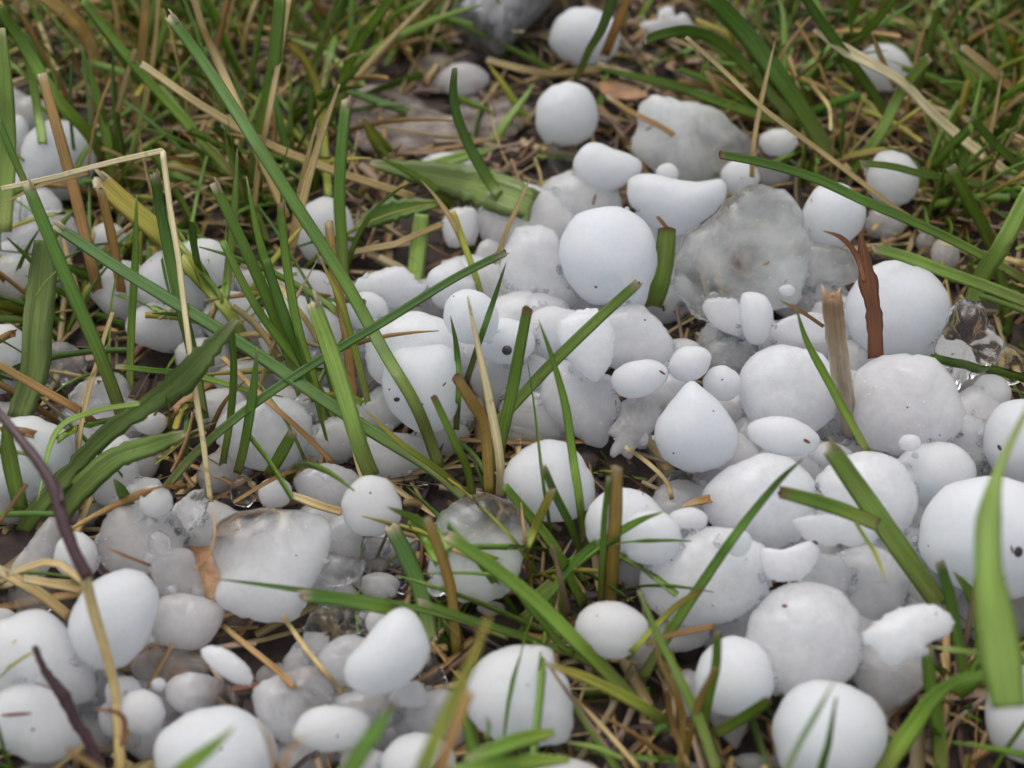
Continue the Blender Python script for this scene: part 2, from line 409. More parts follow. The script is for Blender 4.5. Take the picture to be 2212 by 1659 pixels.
def stone(kind, shape, base, label, tint='', grad=None, clear=None, depth=None, tilt=None, name=None):
    """base: height in cm of what it rests on; grad: (direction in degrees on the picture, amount) of extra clearness"""
    seedc[0] += 1
    seed = seedc[0] * 1.37
    mat, dp, ex, tl, amp, jag, cl = KIND[kind]
    if depth is not None: dp = depth
    if tilt is not None: tl = tilt
    if clear is not None: cl = clear
    if kind == 'C': cl = max(cl, 0.6) + 0.45
    if kind == 'H': cl += 0.22
    if kind == 'M': cl += 0.20
    pts, c = outline_of(shape, seed, jag, amp)
    n = len(pts)
    xs = [p[0] for p in pts]; ys = [p[1] for p in pts]
    rx, ry = (max(xs) - min(xs)) / 2, (max(ys) - min(ys)) / 2
    zc = base + 0.6
    for it in range(4):
        P = at(c[0], c[1], zc)
        v = (CAM - P).normalized()
        nrm = (v * (1 - tl) + Vector((0, 0, 1)) * tl).normalized()
        R = min(rx, ry) * pxsize(P)
        rim = [on_plane(p[0], p[1], P, nrm) - P for p in pts]
        V = [nrm * (-dp * R)]
        rings = 9
        prm = [-1.0]
        for k in range(1, rings * 2):
            ph = -pi / 2 + pi * k / (rings * 2)
            cr = cos(ph) ** ex
            h = sin(ph) * dp * R
            for q in rim:
                V.append(q * cr + nrm * h)
                prm.append(sin(ph))
        V.append(nrm * dp * R); prm.append(1)
        # lumps
        out = []
        f = 1.3 / R
        la = {'W': 0.07, 'S': 0.07, 'M': 0.09, 'T': 0.11, 'C': 0.13, 'H': 0.08}[kind]
        for i, w in enumerate(V):
            s = Vector((seed * 7, seed * 3, seed))
            d = la * R * noise.noise(w * f + s) + la * 0.4 * R * noise.noise(w * f * 2.7 + s)
            if kind in 'CTM': d += la * 0.35 * R * noise.noise(w * f * 6 + s)
            # lumps move the faces, the rim keeps its outline
            a = abs(prm[i])
            out.append(w + w.normalized() * d * (0.15 + 0.85 * a) if w.length > 0 else w)
        mz = min(w.z for w in out) + P.z
        err = mz / CM - base
        if abs(err) < 0.02: break
        zc -= err
    F = []
    m = rings * 2 - 1
    for i in range(n):
        F.append((0, 1 + (i + 1) % n, 1 + i))
        for k in range(m - 1):
            a = 1 + k * n + i; b = 1 + k * n + (i + 1) % n
            F.append((a, b, b + n, a + n))
        a = 1 + (m - 1) * n
        F.append((a + i, a + (i + 1) % n, len(out) - 1))
    # orientation: outline runs clockwise seen from the camera for y-down grids
    nm = name or ('hailstone' if ('hailstone' in label or 'stone' in label.split() [:4] or 'ball' in label or 'pellet' in label) else 'ice_fragment')
    o = mesh_obj(nm, out, F, mat, loc=P)
    import bmesh
    bm = bmesh.new(); bm.from_mesh(o.data); bmesh.ops.recalc_face_normals(bm, faces=bm.faces); bm.to_mesh(o.data); bm.free()
    if mat is M_WHITE:
        rr_ = rnd.uniform(0.15, 0.6)
        set_float(o.data, [0.05 + rr_ * max(0, 1 - abs(q)) ** 4 for q in prm], 'clear')
    if mat is M_CLEAR:
        vals = []
        ga = radians(grad[0]) if grad else 0
        gd = RGT * cos(ga) - UPV * sin(ga) if grad else None
        for wi, w in enumerate(out):
            t = cl
            prm_i = (prm[wi],)
            t += (0.55 if kind in 'STH' else 0.3) * max(0, 1 - abs(prm[out.index(w)] if False else prm_i[0])) ** 5
            if grad: t += grad[1] * max(-1, min(1, w.dot(gd) / (max(rx, ry) * pxsize(P)) * 1.3))
            vals.append(t)
        set_float(o.data, vals, 'clear')
        set_float(o.data, [{'M': 0.7, 'S': 0.7, 'T': 1.5, 'H': 1.7, 'C': 2.2}[kind]] * len(vals), 'mottle')
    t = TINTS[tint]
    j = rnd.uniform(0.97, 1.0)
    o.color = (t[0] * j, t[1] * j, t[2] * j, 1)
    check_label(label)
    tag(o, label, 'hailstone' if nm == 'hailstone' else 'ice', 'hailstones strewn over the grass' if nm == 'hailstone' else 'broken pieces of ice among the hail')
    STONES.append((o, (c[0], c[1], rx, ry)))
    return o
# kind, shape (ellipse or traced outline on the grid), height of what it rests on, label, options
STONE_TABLE = [
# ---- upper left
('W', (125, 345, 83, 90), 0, 'large rounded white hailstone behind the ochre stalk at the upper left', {}),
('M', (68, 246, 44, 36), 0, 'small milky hailstone behind the large one at the upper left edge', {'clear': .1}),
('W', (34, 290, 26, 44, 10), 0.5, 'narrow white hailstone wedged beside the broad pale blade at the left edge', {}),
('T', (72, 398, 46, 34), 0.4, 'crumbly granular white ice lump just below the bent pale straw', {'clear': -.1, 'depth': .7}),
('T', (84, 458, 54, 52), 0.1, 'rough granular white ice lump below the other crumbly one at the left', {'clear': -.1, 'depth': .7}),
('W', (22, 568, 52, 48), 0, 'white hailstone cut by the left edge below the granular lumps', {}),
('W', (232, 522, 44, 42), 0, 'small white hailstone showing between two ochre stalks on the left', {}),
('W', [(298, 590), (345, 542), (430, 516), (482, 530), (502, 585), (490, 650), (400, 690), (310, 655)], 0.2, 'big white hailstone with a blunt top behind the upright blades at left', {}),
('W', (362, 705, 90, 58), 0, 'flattened white hailstone under the long teal blade at left', {}),
('W', (505, 690, 66, 58), 0.1, 'white hailstone left of the central grass tuft behind thin blades', {}),
('W', (440, 770, 62, 42), 0, 'low white hailstone at the foot of the curled weed leaf', {}),
('W', (628, 712, 68, 82), 0.2, 'tall white hailstone behind the cut pale blade of the central tuft', {}),
('W', (738, 725, 62, 82), 0.1, 'white hailstone right behind the ochre stub in the central tuft', {}),
('W', (786, 676, 52, 44), 0.8, 'white hailstone with a brown stain above the crossing blades', {}),
('W', (703, 497, 66, 72, 0, .1), 0, 'lone white hailstone behind the orange stub under the straw pair', {}),
('W', (965, 360, 62, 32), 0, 'white hailstone mostly hidden under the broad flat leaf', {}),
('S', [(955, 482), (972, 456), (1022, 450), (1036, 480), (1028, 522), (1000, 532), (966, 528)], 0.2, 'squarish white ice piece below the broad flat leaf', {'depth': .5}),
('M', (1068, 462, 42, 30), 0, 'greyish translucent hailstone at the foot of the dark curved blade', {}),
('M', (1001, 172, 55, 37), 0, 'pinkish white hailstone alone on the bare soil near the top', {'tint': 'pink', 'clear': 0.0}),
# ---- upper right
('W', (1262, 80, 76, 64), 0, 'round white hailstone at the top crossed by a dark blade and a brown stalk', {}),
('S', [(1382, 66), (1388, 46), (1418, 42), (1424, 20), (1450, 14), (1461, 36), (1476, 27), (1495, 46), (1490, 64), (1440, 74), (1400, 80)], 0, 'white ice piece with a notched top at the upper edge', {'depth': .7, 'tilt': 0}),
('C', (1480, 168, 26, 19), 0, 'tiny clear ice bit in the grass below the notched piece', {}),
('W', (1537, 190, 30, 14), 0, 'small white sliver of hail under the green blades at the top right', {}),
('W', (1224, 248, 67, 71, 0, .07), 0.3, 'smooth egg shaped white hailstone standing at the upper end of the pile', {}),
('C', (1216, 342, 36, 46), 0, 'glassy ice bit tucked under the egg shaped hailstone', {'tint': 'green', 'clear': .6}),
('W', [(1240, 343), (1265, 312), (1292, 308), (1322, 320), (1352, 330), (1384, 348), (1384, 373), (1359, 391), (1331, 408), (1299, 414), (1263, 400), (1241, 374)], 0.9, 'white hailstone directly below the egg shaped one', {}),
('H', [(1361, 322), (1377, 270), (1373, 241), (1395, 213), (1423, 208), (1473, 217), (1519, 227), (1558, 241), (1586, 270), (1626, 305), (1633, 337), (1610, 372), (1562, 390), (1520, 396), (1473, 395), (1430, 384), (1388, 350)], 0.2, 'large flat ice slab half white and half clear grey at the top of the pile', {'grad': (35, .5), 'clear': .12, 'tint': 'green', 'depth': .32}),
('W', (1682, 308, 42, 30, -3), 0.5, 'small white lens shaped hailstone right of the big grey slab', {}),
('M', (1668, 376, 38, 28), 0, 'grey translucent hailstone under the dark blade right of the slab', {}),
('W', (1597, 384, 42, 38), 0.6, 'small white hailstone on the lower right corner of the grey slab', {}),
('W', (1441, 374, 26, 22), 1.2, 'very small white hailstone resting between slab and saddle shaped stone', {}),
('W', [(1354, 408), (1361, 384), (1402, 374), (1455, 386), (1508, 392), (1558, 388), (1572, 415), (1548, 455), (1508, 486), (1484, 504), (1455, 511), (1412, 490), (1377, 458), (1359, 437)], 0.6, 'wide saddle shaped white hailstone above the dark clear slab', {}),
('W', (1400, 505, 46, 62), 0.0, 'white hailstone hidden behind the short torn green stub', {}),
('M', (1252, 446, 96, 74), 0.1, 'broad milky hailstone with a small brown stick behind the biggest ball', {'clear': .0}),
('W', [(1208, 560), (1213, 515), (1240, 470), (1285, 450), (1340, 449), (1390, 475), (1415, 520), (1420, 575), (1405, 620), (1384, 672), (1330, 660), (1275, 655), (1230, 615)], 0.6, 'biggest smooth white ball in the upper middle of the pile', {'depth': .95}),
('H', [(1480, 508), (1537, 469), (1580, 423), (1633, 401), (1685, 405), (1722, 440), (1737, 470), (1748, 530), (1742, 600), (1720, 655), (1660, 672), (1600, 690), (1550, 700), (1500, 680), (1470, 645), (1448, 600), (1455, 560), (1470, 530)], 0.4, 'large dark grey clear ice slab right of the torn green stub', {'tint': 'green', 'clear': .42, 'grad': (215, .25), 'depth': .27}),
('S', [(1519, 653), (1544, 643), (1594, 652), (1606, 720), (1576, 722), (1540, 702), (1522, 680)], 0.9, 'thin white ice flake leaning on the lower edge of the dark slab', {}),
('W', [(1601, 639), (1622, 630), (1654, 640), (1670, 671), (1667, 706), (1650, 742), (1615, 738), (1600, 692)], 1.0, 'small upright white hailstone below the dark grey slab', {}),
('W', (1799, 464, 69, 73), 1.0, 'glossy round white hailstone on the right side of the dark slab', {}),
('H', [(1726, 532), (1760, 522), (1810, 532), (1852, 556), (1852, 604), (1820, 616), (1780, 608), (1745, 624), (1723, 592)], 0.7, 'cloudy broken ice piece under the glossy round stone', {'clear': .4, 'tint': 'green'}),
('W', (1928, 386, 58, 64, 0, .05), 0.2, 'white hailstone in the grass with a dry curl across it at the right', {}),
('M', (1912, 482, 48, 36), 0, 'grey translucent hailstone in shade under the white one at the right', {}),
('W', (1909, 147, 62, 50, 15), 0.2, 'white hailstone deep in the grass under the pale straw at the upper right', {}),
('M', (2042, 548, 31, 38), 0.2, 'small pinkish hailstone behind the light green blade at the right', {'tint': 'pink', 'clear': .15}),
('M', (2000, 526, 22, 26), 0, 'tiny pinkish hailstone beside the brown curl at the right', {'tint': 'pink'}),
('W', (1940, 672, 116, 104, 0, .03), 0.3, 'large white hailstone behind the two brown dry stalks', {}),
('W', (1700, 628, 17, 13), 1.3, 'tiny white crumb lying on the dark grey slab', {}),
# ---- right side
('C', [(2038, 706), (2053, 664), (2081, 648), (2120, 653), (2131, 678), (2145, 710), (2170, 742), (2160, 768), (2131, 799), (2085, 827), (2067, 845), (2049, 806), (2017, 760)], 0.8, 'tall crystal clear knobbly ice chunk at the right', {'depth': .6, 'tilt': 0}),
('C', [(2146, 758), (2175, 745), (2205, 770), (2212, 815), (2180, 832), (2150, 804)], 0.4, 'small crystal clear ice chunk at the right edge beside the tall one', {'tint': 'yellow'}),
('W', (2141, 852, 44, 42), 0.5, 'small whitish hailstone below the crystal clear chunk', {}),
('M', (2108, 920, 68, 84), 0.1, 'pale pinkish hailstone squeezed right of the big smooth dome', {'clear': -.05, 'tint': 'pink'}),
('W', (2212, 955, 88, 92), 0.4, 'white hailstone cut by the right edge behind the foreground blade', {}),
('M', [(1838, 870), (1846, 810), (1885, 775), (1950, 765), (2020, 778), (2060, 820), (2084, 890), (2065, 945), (2000, 975), (1930, 980), (1870, 960), (1845, 920)], 0.5, 'big smooth dull white dome just below the brown dry stalks', {'clear': -.02, 'depth': .62, 'tilt': .2, 'tint': 'pink'}),
('W', (1965, 957, 25, 19), 1.6, 'tiny white hail pellet at the bottom rim of the dull dome', {}),
('W', (2015, 1026, 92, 72), 0.4, 'white hailstone under the tiny pellet and the dull dome', {}),
('W', (2152, 1160, 170, 132), 0.6, 'huge white hailstone behind the foreground blade at the right edge', {}),
('M', (2195, 1330, 60, 50), 0, 'grey translucent ice under the huge stone at the right edge', {'tint': 'grey'}),
('W', (2212, 1540, 84, 102), 0.2, 'white hailstone under the blunt foreground blade at the lower right edge', {}),
('W', (1792, 988, 52, 34), 0.3, 'white hailstone peeping out above the cut tip of the wide pale blade', {}),
('M', (1866, 1080, 114, 100), 0.5, 'big white hailstone lying under the wide pale cut blade', {'depth': .5, 'clear': -.18, 'tilt': .3}),
('M', (1645, 1085, 126, 104), 0.3, 'big white hailstone behind the long thin curved blade', {'depth': .55, 'clear': -.18, 'tilt': .3}),
('S', [(1712, 1123), (1780, 1110), (1850, 1118), (1889, 1141), (1893, 1158), (1883, 1172), (1843, 1182), (1812, 1173), (1801, 1180), (1765, 1178), (1740, 1166), (1726, 1148)], 1.6, 'thin white ice flake under the notched green blade end', {}),
('S', [(1646, 1184), (1687, 1188), (1735, 1172), (1763, 1173), (1767, 1208), (1746, 1237), (1722, 1254), (1662, 1252), (1644, 1214)], 1.3, 'small white ice flake with a concave top below the big middle stones', {'depth': .5}),
('M', (1862, 1265, 104, 84), 0.1, 'broken greyish ice at the foot of the wide pale blade', {'clear': .08, 'tint': 'grey'}),
('M', (1780, 1245, 60, 50), 0.6, 'cracked milky ice lump between flake and broken grey ice', {'clear': .02}),
('M', (1732, 1378, 134, 120), 0.5, 'broad dull white disc of ice in the lower right pile', {'clear': -.02, 'depth': .4, 'tilt': .3}),
('S', [(1862, 1376), (1893, 1343), (1925, 1322), (1960, 1310), (2006, 1306), (2044, 1320), (2060, 1349), (2050, 1370), (2017, 1384), (1997, 1395), (1996, 1413), (1971, 1424), (1928, 1440), (1905, 1427), (1884, 1399)], 1.6, 'mushroom shaped white broken hailstone at the lower right', {'depth': .62}),
('M', [(1838, 1424), (1880, 1392), (1920, 1410), (1975, 1405), (2003, 1425), (2005, 1470), (1960, 1512), (1905, 1547), (1878, 1522), (1850, 1480)], 0.1, 'grey translucent ice under the mushroom shaped piece', {'tint': 'grey', 'clear': .28}),
('W', (1792, 1594, 123, 122), 0.2, 'large white ball at the bottom right crossed by a thin teal blade', {'depth': .95}),
('W', (1587, 1462, 87, 90), 0.5, 'round white hailstone behind the upright cut blade at lower right', {'depth': .95}),
('M', (1484, 1502, 36, 62), 0, 'narrow dull ice piece behind the ochre stalks at the lower right', {'clear': .1}),
('M', [(1528, 1532), (1612, 1548), (1606, 1592), (1590, 1620), (1570, 1602), (1543, 1572)], 0, 'pointed grey ice piece hanging below the round stone at lower right', {'tint': 'grey'}),
('M', (1525, 1246, 142, 108), 0.5, 'wide white hailstone in the right pile beside the ochre stalk', {'depth': .5, 'clear': -.15, 'tilt': .3}),
('W', (1590, 1172, 33, 30), 1.9, 'small white oval hail pellet under the thin curved blade', {}),
('W', (1408, 1162, 66, 60), 1.3, 'smooth white hailstone to the right of the thick ochre stalk', {'depth': .6}),
('W', (1350, 1130, 87, 76), 0.5, 'white hailstone behind the thick ochre stalk', {}),
('M', (1362, 1228, 42, 48), 0.1, 'milky hailstone low behind the thick ochre stalk', {'clear': .0}),
('W', (1485, 1126, 44, 29), 1.3, 'small flat white hailstone between two big stones of the right pile', {}),
('H', (1455, 1044, 40, 30), 0, 'dark grey clear ice bit in the dirt gap below the teardrop stone', {'tint': 'grey', 'clear': .5}),
('M', (1538, 1046, 48, 40), 0.1, 'dull pinkish ice bit under the teardrop stone', {'tint': 'pink', 'clear': .1}),
# ---- middle
('M', (1060, 562, 36, 46), 0.1, 'small milky hailstone left of the large milky one in the middle', {'clear': 0}),
('M', [(1098, 520), (1118, 492), (1160, 487), (1195, 500), (1215, 540), (1225, 600), (1250, 655), (1195, 682), (1130, 662), (1092, 625), (1078, 575)], 0.4, 'large milky hailstone with a pointed lower end left of the biggest ball', {'clear': .02}),
('S', [(760, 621), (784, 596), (827, 582), (862, 575), (887, 589), (905, 610), (921, 618), (905, 645), (870, 664), (838, 664), (815, 645), (781, 640)], 0.4, 'flat white hailstone with a domed top left of the pale upright leaf', {'depth': .75, 'tilt': .1}),
('W', [(921, 607), (934, 582), (976, 561), (1001, 568), (1010, 596), (1030, 610), (1018, 642), (968, 668), (937, 655), (930, 628)], 0.4, 'irregular white hailstone right of the pale upright leaf', {}),
('M', (892, 762, 102, 88), 0.3, 'big white hailstone crossed by two long green blades', {'depth': .7, 'clear': -.25}),
('W', [(824, 830), (832, 780), (860, 755), (905, 748), (960, 745), (985, 770), (995, 830), (985, 890), (960, 925), (915, 938), (872, 915), (838, 880)], 0.7, 'big white hailstone with dark specks in the centre left', {'depth': .9}),
('W', (1016, 685, 60, 58), 1.6, 'smooth small white ball resting on the big crossed stone', {'depth': .95}),
('W', (1092, 738, 64, 50), 0.8, 'white hailstone carrying a round grey seed', {}),
('W', (1202, 722, 72, 60), 0.4, 'white hailstone under the split tip blade', {'depth': .6}),
('M', (1110, 820, 96, 62), 0.1, 'dull grey white ice under the seed bearing stone', {'clear': 0, 'tint': 'grey'}),
('M', [(1282, 690), (1335, 660), (1380, 658), (1422, 690), (1452, 732), (1457, 768), (1436, 795), (1380, 800), (1320, 795), (1290, 745)], 0.4, 'rounded white hailstone just below the biggest ball', {'depth': .55, 'clear': -.15}),
('S', [(1205, 700), (1255, 668), (1305, 676), (1324, 708), (1326, 762), (1311, 800), (1286, 827), (1268, 815), (1240, 790), (1218, 765)], 1.4, 'leaf shaped white ice piece ending in a little point', {'depth': .4}),
('M', [(1167, 852), (1188, 800), (1224, 777), (1270, 800), (1320, 812), (1335, 855), (1347, 891), (1329, 919), (1318, 941), (1306, 964), (1278, 966), (1242, 943), (1225, 925), (1192, 904), (1173, 882)], 0.2, 'broad dull slab with a jagged lower edge in the middle', {'clear': -.02, 'depth': .4, 'tint': 'grey'}),
('T', [(1317, 975), (1329, 948), (1312, 934), (1338, 898), (1345, 865), (1402, 850), (1424, 870), (1429, 898), (1410, 932), (1400, 944), (1396, 968), (1373, 969), (1363, 992), (1341, 981), (1324, 989)], 0.5, 'jagged thin grey ice flake left of the teardrop stone', {'tint': 'grey', 'clear': .3}),
('M', (1443, 852, 44, 44), 0.2, 'small milky ice behind the teardrop stone', {'clear': .12}),
('W', (1382, 818, 62, 41, -8), 1.2, 'oval white hailstone left of the two small ones', {}),
('W', (1490, 785, 48, 38, -18), 1.2, 'small oval white hailstone right above the teardrop tip', {}),
('W', (1560, 827, 43, 37, 8), 0.9, 'small white hailstone with a pointed right end beside the teardrop', {}),
('W', [(1491, 822), (1514, 834), (1545, 859), (1574, 894), (1595, 934), (1595, 966), (1574, 996), (1544, 1013), (1501, 1021), (1459, 1009), (1427, 982), (1414, 941), (1419, 910), (1441, 878), (1466, 846)], 0.5, 'teardrop shaped white hailstone with its tip upward', {'depth': .95}),
('M', (1618, 955, 46, 50), 0, 'flat grey ice behind the right side of the teardrop stone', {'tint': 'grey', 'clear': .1}),
('H', (1572, 772, 62, 48), 0.1, 'greenish clear ice below the thin leaning flake', {'tint': 'green', 'clear': .5}),
('M', (1706, 852, 112, 104), 0.3, 'large dull white hailstone left of the cut beige stem', {'depth': .55, 'clear': -.1, 'tilt': .3}),
('S', [(1661, 714), (1690, 690), (1730, 678), (1778, 680), (1800, 735), (1730, 742), (1670, 732)], 0.9, 'white ice flake below the cloudy piece and left of the beige stem', {}),
('W', (1694, 942, 78, 42, 12), 1.1, 'long oval white hailstone with a red fleck', {}),
('W', (1185, 1040, 98, 89, 0, .08), 0.3, 'white hailstone behind the thin upright blades in the middle', {'depth': .9}),
('M', (1150, 942, 66, 34), 0, 'flat greenish ice under the brown straw in the middle', {'tint': 'green', 'clear': .3}),
('M', (850, 982, 80, 52), 0, 'milky broken ice under the crossing blades below the speckled stone', {'clear': .1}),
('C', (905, 1030, 38, 20), 0.1, 'clear wet ice bits at the foot of the central blades', {}),
('H', [(940, 1150), (948, 1115), (975, 1088), (1020, 1072), (1065, 1070), (1110, 1090), (1140, 1125), (1145, 1170), (1128, 1215), (1118, 1255), (1095, 1284), (1055, 1302), (1000, 1300), (962, 1288), (932, 1262), (926, 1225), (938, 1190)], 0.6, 'big round ice disc with a clear greenish top and a thick blade across', {'grad': (285, .7), 'clear': .08, 'tint': 'green', 'depth': .42}),
('C', (945, 1264, 24, 24), 1.1, 'clear bubbly ice knob at the lower left of the greenish disc', {}),
('W', (1060, 1314, 32, 16), 0.2, 'small white ice under the greenish disc', {}),
('W', [(1242, 1360), (1252, 1325), (1285, 1302), (1330, 1299), (1370, 1315), (1397, 1340), (1400, 1372), (1385, 1402), (1340, 1424), (1295, 1418), (1260, 1395)], 0.8, 'glossy pale hailstone beside the thick blade in the lower middle', {'depth': .8}),
('C', (1230, 1386, 11, 9), 0.8, 'tiny clear droplet of ice left of the glossy pale stone', {}),
('M', (1388, 1416, 29, 38), 0.1, 'small dull ice beside the crossing thin blades in the lower middle', {}),
('M', (1468, 1372, 68, 36), 0.2, 'flat whitish ice behind the crossing thin blades', {'clear': -.05}),
('W', [(1004, 1510), (1014, 1460), (1045, 1420), (1090, 1397), (1140, 1392), (1188, 1400), (1200, 1432), (1228, 1470), (1238, 1540), (1228, 1600), (1175, 1612), (1110, 1612), (1058, 1592), (1020, 1560)], 0.3, 'large white hailstone with a small knob at the bottom centre', {'depth': .9}),
('W', (1192, 1692, 112, 62), 0.3, 'white hailstone cut by the bottom edge right of centre', {}),
('C', (1315, 1612, 21, 18), 0.4, 'tiny clear bead of ice on the straw at the bottom', {'clear': .7}),
('M', (1485, 1668, 50, 24), 0, 'greyish ice cut by the bottom edge near the ochre stalks', {}),
('M', (1635, 1652, 58, 26), 0, 'greenish ice at the bottom edge left of the large ball', {'tint': 'green'}),
('M', (1085, 1642, 38, 20), 0, 'small grey ice beside the weed leaves at the bottom', {}),
# ---- left and lower left
('W', (8, 776, 58, 76), 0.2, 'white hailstone at the left edge above the orange stalk', {}),
('H', (122, 786, 66, 50), 0, 'grey translucent ice behind the wide veined leaf', {'tint': 'grey', 'clear': .4}),
('H', [(146, 862), (170, 830), (209, 814), (249, 804), (277, 823), (279, 859), (256, 886), (213, 890), (163, 882)], 0.4, 'flat grey see through ice plate left of the central grass', {'tint': 'grey', 'clear': .4, 'depth': .4}),
('C', (125, 900, 54, 32), 0, 'dark clear ice below the orange stalk', {'tint': 'grey', 'clear': .6}),
('W', [(-20, 940), (20, 905), (70, 897), (100, 910), (140, 928), (160, 960), (150, 1010), (110, 1060), (50, 1080), (-20, 1060)], 0.2, 'large white hailstone behind the purple stem at the left', {}),
('W', (178, 958, 46, 36), 0.5, 'knobby white hailstone beside the curled weed leaf', {}),
('W', (242, 1015, 62, 84), 0.1, 'tall white hailstone under the two weed leaves', {}),
('W', (324, 914, 37, 27), 0.3, 'small white hailstone between the weed leaf and its torn tip', {}),
('M', (570, 935, 106, 82), 0.1, 'broad whitish hailstone behind the thin blades of the central tuft', {'clear': -.05}),
('M', (532, 822, 72, 44), 0, 'grey ice behind the middle of the central tuft', {'tint': 'grey', 'clear': .15}),
('M', [(213, 1152), (229, 1116), (256, 1095), (302, 1093), (330, 1108), (369, 1104), (398, 1135), (396, 1175), (387, 1212), (369, 1232), (320, 1238), (256, 1238), (225, 1226), (208, 1191)], 0.3, 'broad pinkish milky ice slab with a glass bead on it', {'tint': 'pink', 'clear': .15, 'grad': (200, .3), 'depth': .5}),
('C', [(366, 1113), (384, 1083), (426, 1056), (449, 1065), (448, 1100), (427, 1132), (395, 1160), (376, 1142)], 0.7, 'clear shell like ice shard right of the small white pellet', {'clear': .6, 'depth': .35}),
('W', (338, 1084, 37, 36), 1.2, 'small white pellet on the upper rim of the pinkish slab', {}),
('C', (343, 1174, 26, 28), 1.3, 'glassy round bead lying on the pinkish milky slab', {'clear': .6}),
('C', (527, 1063, 32, 34), 0.2, 'clear yellowish ice pebble left of a small white one', {'tint': 'yellow', 'clear': .75}),
('W', (594, 1064, 38, 34), 0.4, 'small white hailstone touching the yellowish clear pebble', {}),
('M', (707, 1050, 71, 49), 0.2, 'milky hailstone half covered by the white disc', {'clear': 0, 'tint': 'grey'}),
('W', (802, 1096, 66, 66), 0.8, 'nearly circular white disc of hail left of the greenish disc', {'depth': .55}),
('H', [(460, 1145), (498, 1110), (560, 1098), (640, 1102), (705, 1120), (715, 1175), (692, 1240), (668, 1275), (657, 1318), (618, 1346), (560, 1342), (505, 1326), (466, 1297), (474, 1240), (456, 1190)], 0.4, 'large slab with a grey clear upper rim crossed by a thin dark blade', {'grad': (240, .95), 'clear': -.15, 'depth': .36}),
('M', (736, 1172, 48, 62), 0.1, 'milky ice below the white disc', {'clear': .2}),
('H', [(762, 1166), (800, 1160), (842, 1166), (835, 1190), (808, 1206), (778, 1200)], 0.1, 'thin clear ice plate under the white disc', {'clear': .4, 'tint': 'pink'}),
('H', [(681, 1225), (695, 1203), (740, 1198), (784, 1212), (781, 1245), (755, 1262), (715, 1266), (690, 1250)], 0.6, 'sparkling clear ice lump right of the large rimmed slab', {'clear': .5}),
('H', (806, 1222, 34, 18), 0.2, 'small cracked clear ice piece beside the flat dark blade', {'clear': .5}),
('M', (820, 1264, 44, 30), 0.2, 'milky lump just above the long horizontal blade', {'clear': .05}),
('C', (873, 1258, 20, 25), 0.1, 'small clear ice lump against the flat dark blade', {}),
('C', [(652, 1390), (660, 1345), (685, 1315), (735, 1309), (796, 1318), (801, 1361), (765, 1370), (722, 1386), (695, 1410), (681, 1427), (653, 1421)], 0.3, 'clear bubbly ice lump above the bean shaped stone', {'tint': 'green', 'clear': .75}),
('M', (748, 1425, 70, 54, -20), 0.3, 'grey milky ice behind the left side of the bean shaped stone', {'tint': 'grey', 'clear': .05}),
('W', (812, 1344, 24, 26), 0.6, 'tiny white ice behind the top of the bean shaped stone', {}),
('W', [(822, 1338), (859, 1313), (893, 1322), (919, 1363), (929, 1400), (919, 1434), (891, 1466), (845, 1495), (799, 1502), (758, 1486), (743, 1454), (752, 1420), (782, 1388), (803, 1361)], 1.2, 'bean shaped smooth white hailstone tilted to the right', {'depth': .8}),
('H', [(545, 1496), (585, 1464), (639, 1443), (676, 1439), (706, 1461), (728, 1489), (725, 1520), (700, 1560), (660, 1600), (610, 1605), (560, 1560)], 0.2, 'grey streaked half clear hailstone left of the bean shaped one', {'grad': (320, .6), 'clear': .1, 'tint': 'grey'}),
('W', [(631, 1585), (655, 1542), (700, 1524), (760, 1528), (797, 1550), (785, 1600), (740, 1620), (690, 1623), (650, 1607)], 0.9, 'flat oval white hailstone below the bean shaped one', {'depth': .8}),
('M', (800, 1535, 92, 50), 0.2, 'milky ice under the bean shaped stone', {'clear': .15, 'tint': 'grey'}),
('S', [(842, 1500), (888, 1472), (913, 1480), (926, 1522), (890, 1530), (850, 1520)], 0.7, 'small white wedge under the right end of the bean shaped stone', {'depth': .5}),
('C', [(903, 1440), (930, 1408), (948, 1430), (968, 1475), (970, 1512), (950, 1532), (925, 1520), (913, 1480)], 0.2, 'smoky clear ice between the bean shaped stone and the tall foreground blade', {'clear': .55, 'tint': 'grey'}),
('M', (905, 1572, 64, 46), 0.1, 'dull grey ice behind the tall foreground blade', {'tint': 'grey', 'clear': 0}),
('M', (835, 1588, 42, 34), 0.1, 'grey ice behind the dark torn foreground blade', {'tint': 'grey', 'clear': .1}),
('W', (465, 1642, 132, 118), 0.2, 'large white hailstone at the bottom behind a pointed green blade', {}),
('W', (905, 1656, 80, 76), 0.4, 'white hailstone at the bottom behind the tall foreground blade', {}),
('W', (792, 1652, 56, 38), 0.4, 'white hailstone cut by the bottom edge beside the dark torn blade', {}),
('W', [(199, 1258), (231, 1239), (281, 1228), (318, 1243), (341, 1276), (345, 1315), (332, 1351), (321, 1382), (305, 1407), (273, 1437), (234, 1447), (192, 1440), (162, 1411), (146, 1372), (149, 1333), (170, 1290)], 0.8, 'egg shaped white hailstone behind the purple and straw stem', {'depth': .85}),
('W', [(-25, 1365), (25, 1330), (90, 1315), (140, 1350), (172, 1400), (202, 1450), (200, 1510), (100, 1530), (-20, 1510)], 0.3, 'large white hailstone at the left edge below the straws', {}),
('W', [(-35, 1535), (0, 1496), (53, 1475), (117, 1487), (146, 1517), (192, 1592), (160, 1626), (117, 1647), (71, 1648), (35, 1631), (-15, 1603)], 0.6, 'broad white hailstone in the lower left corner behind the dark twig', {'depth': .8}),
('M', (190, 1498, 46, 56), 0.1, 'milky ice between the lower left corner stone and the straw stem', {'clear': .2}),
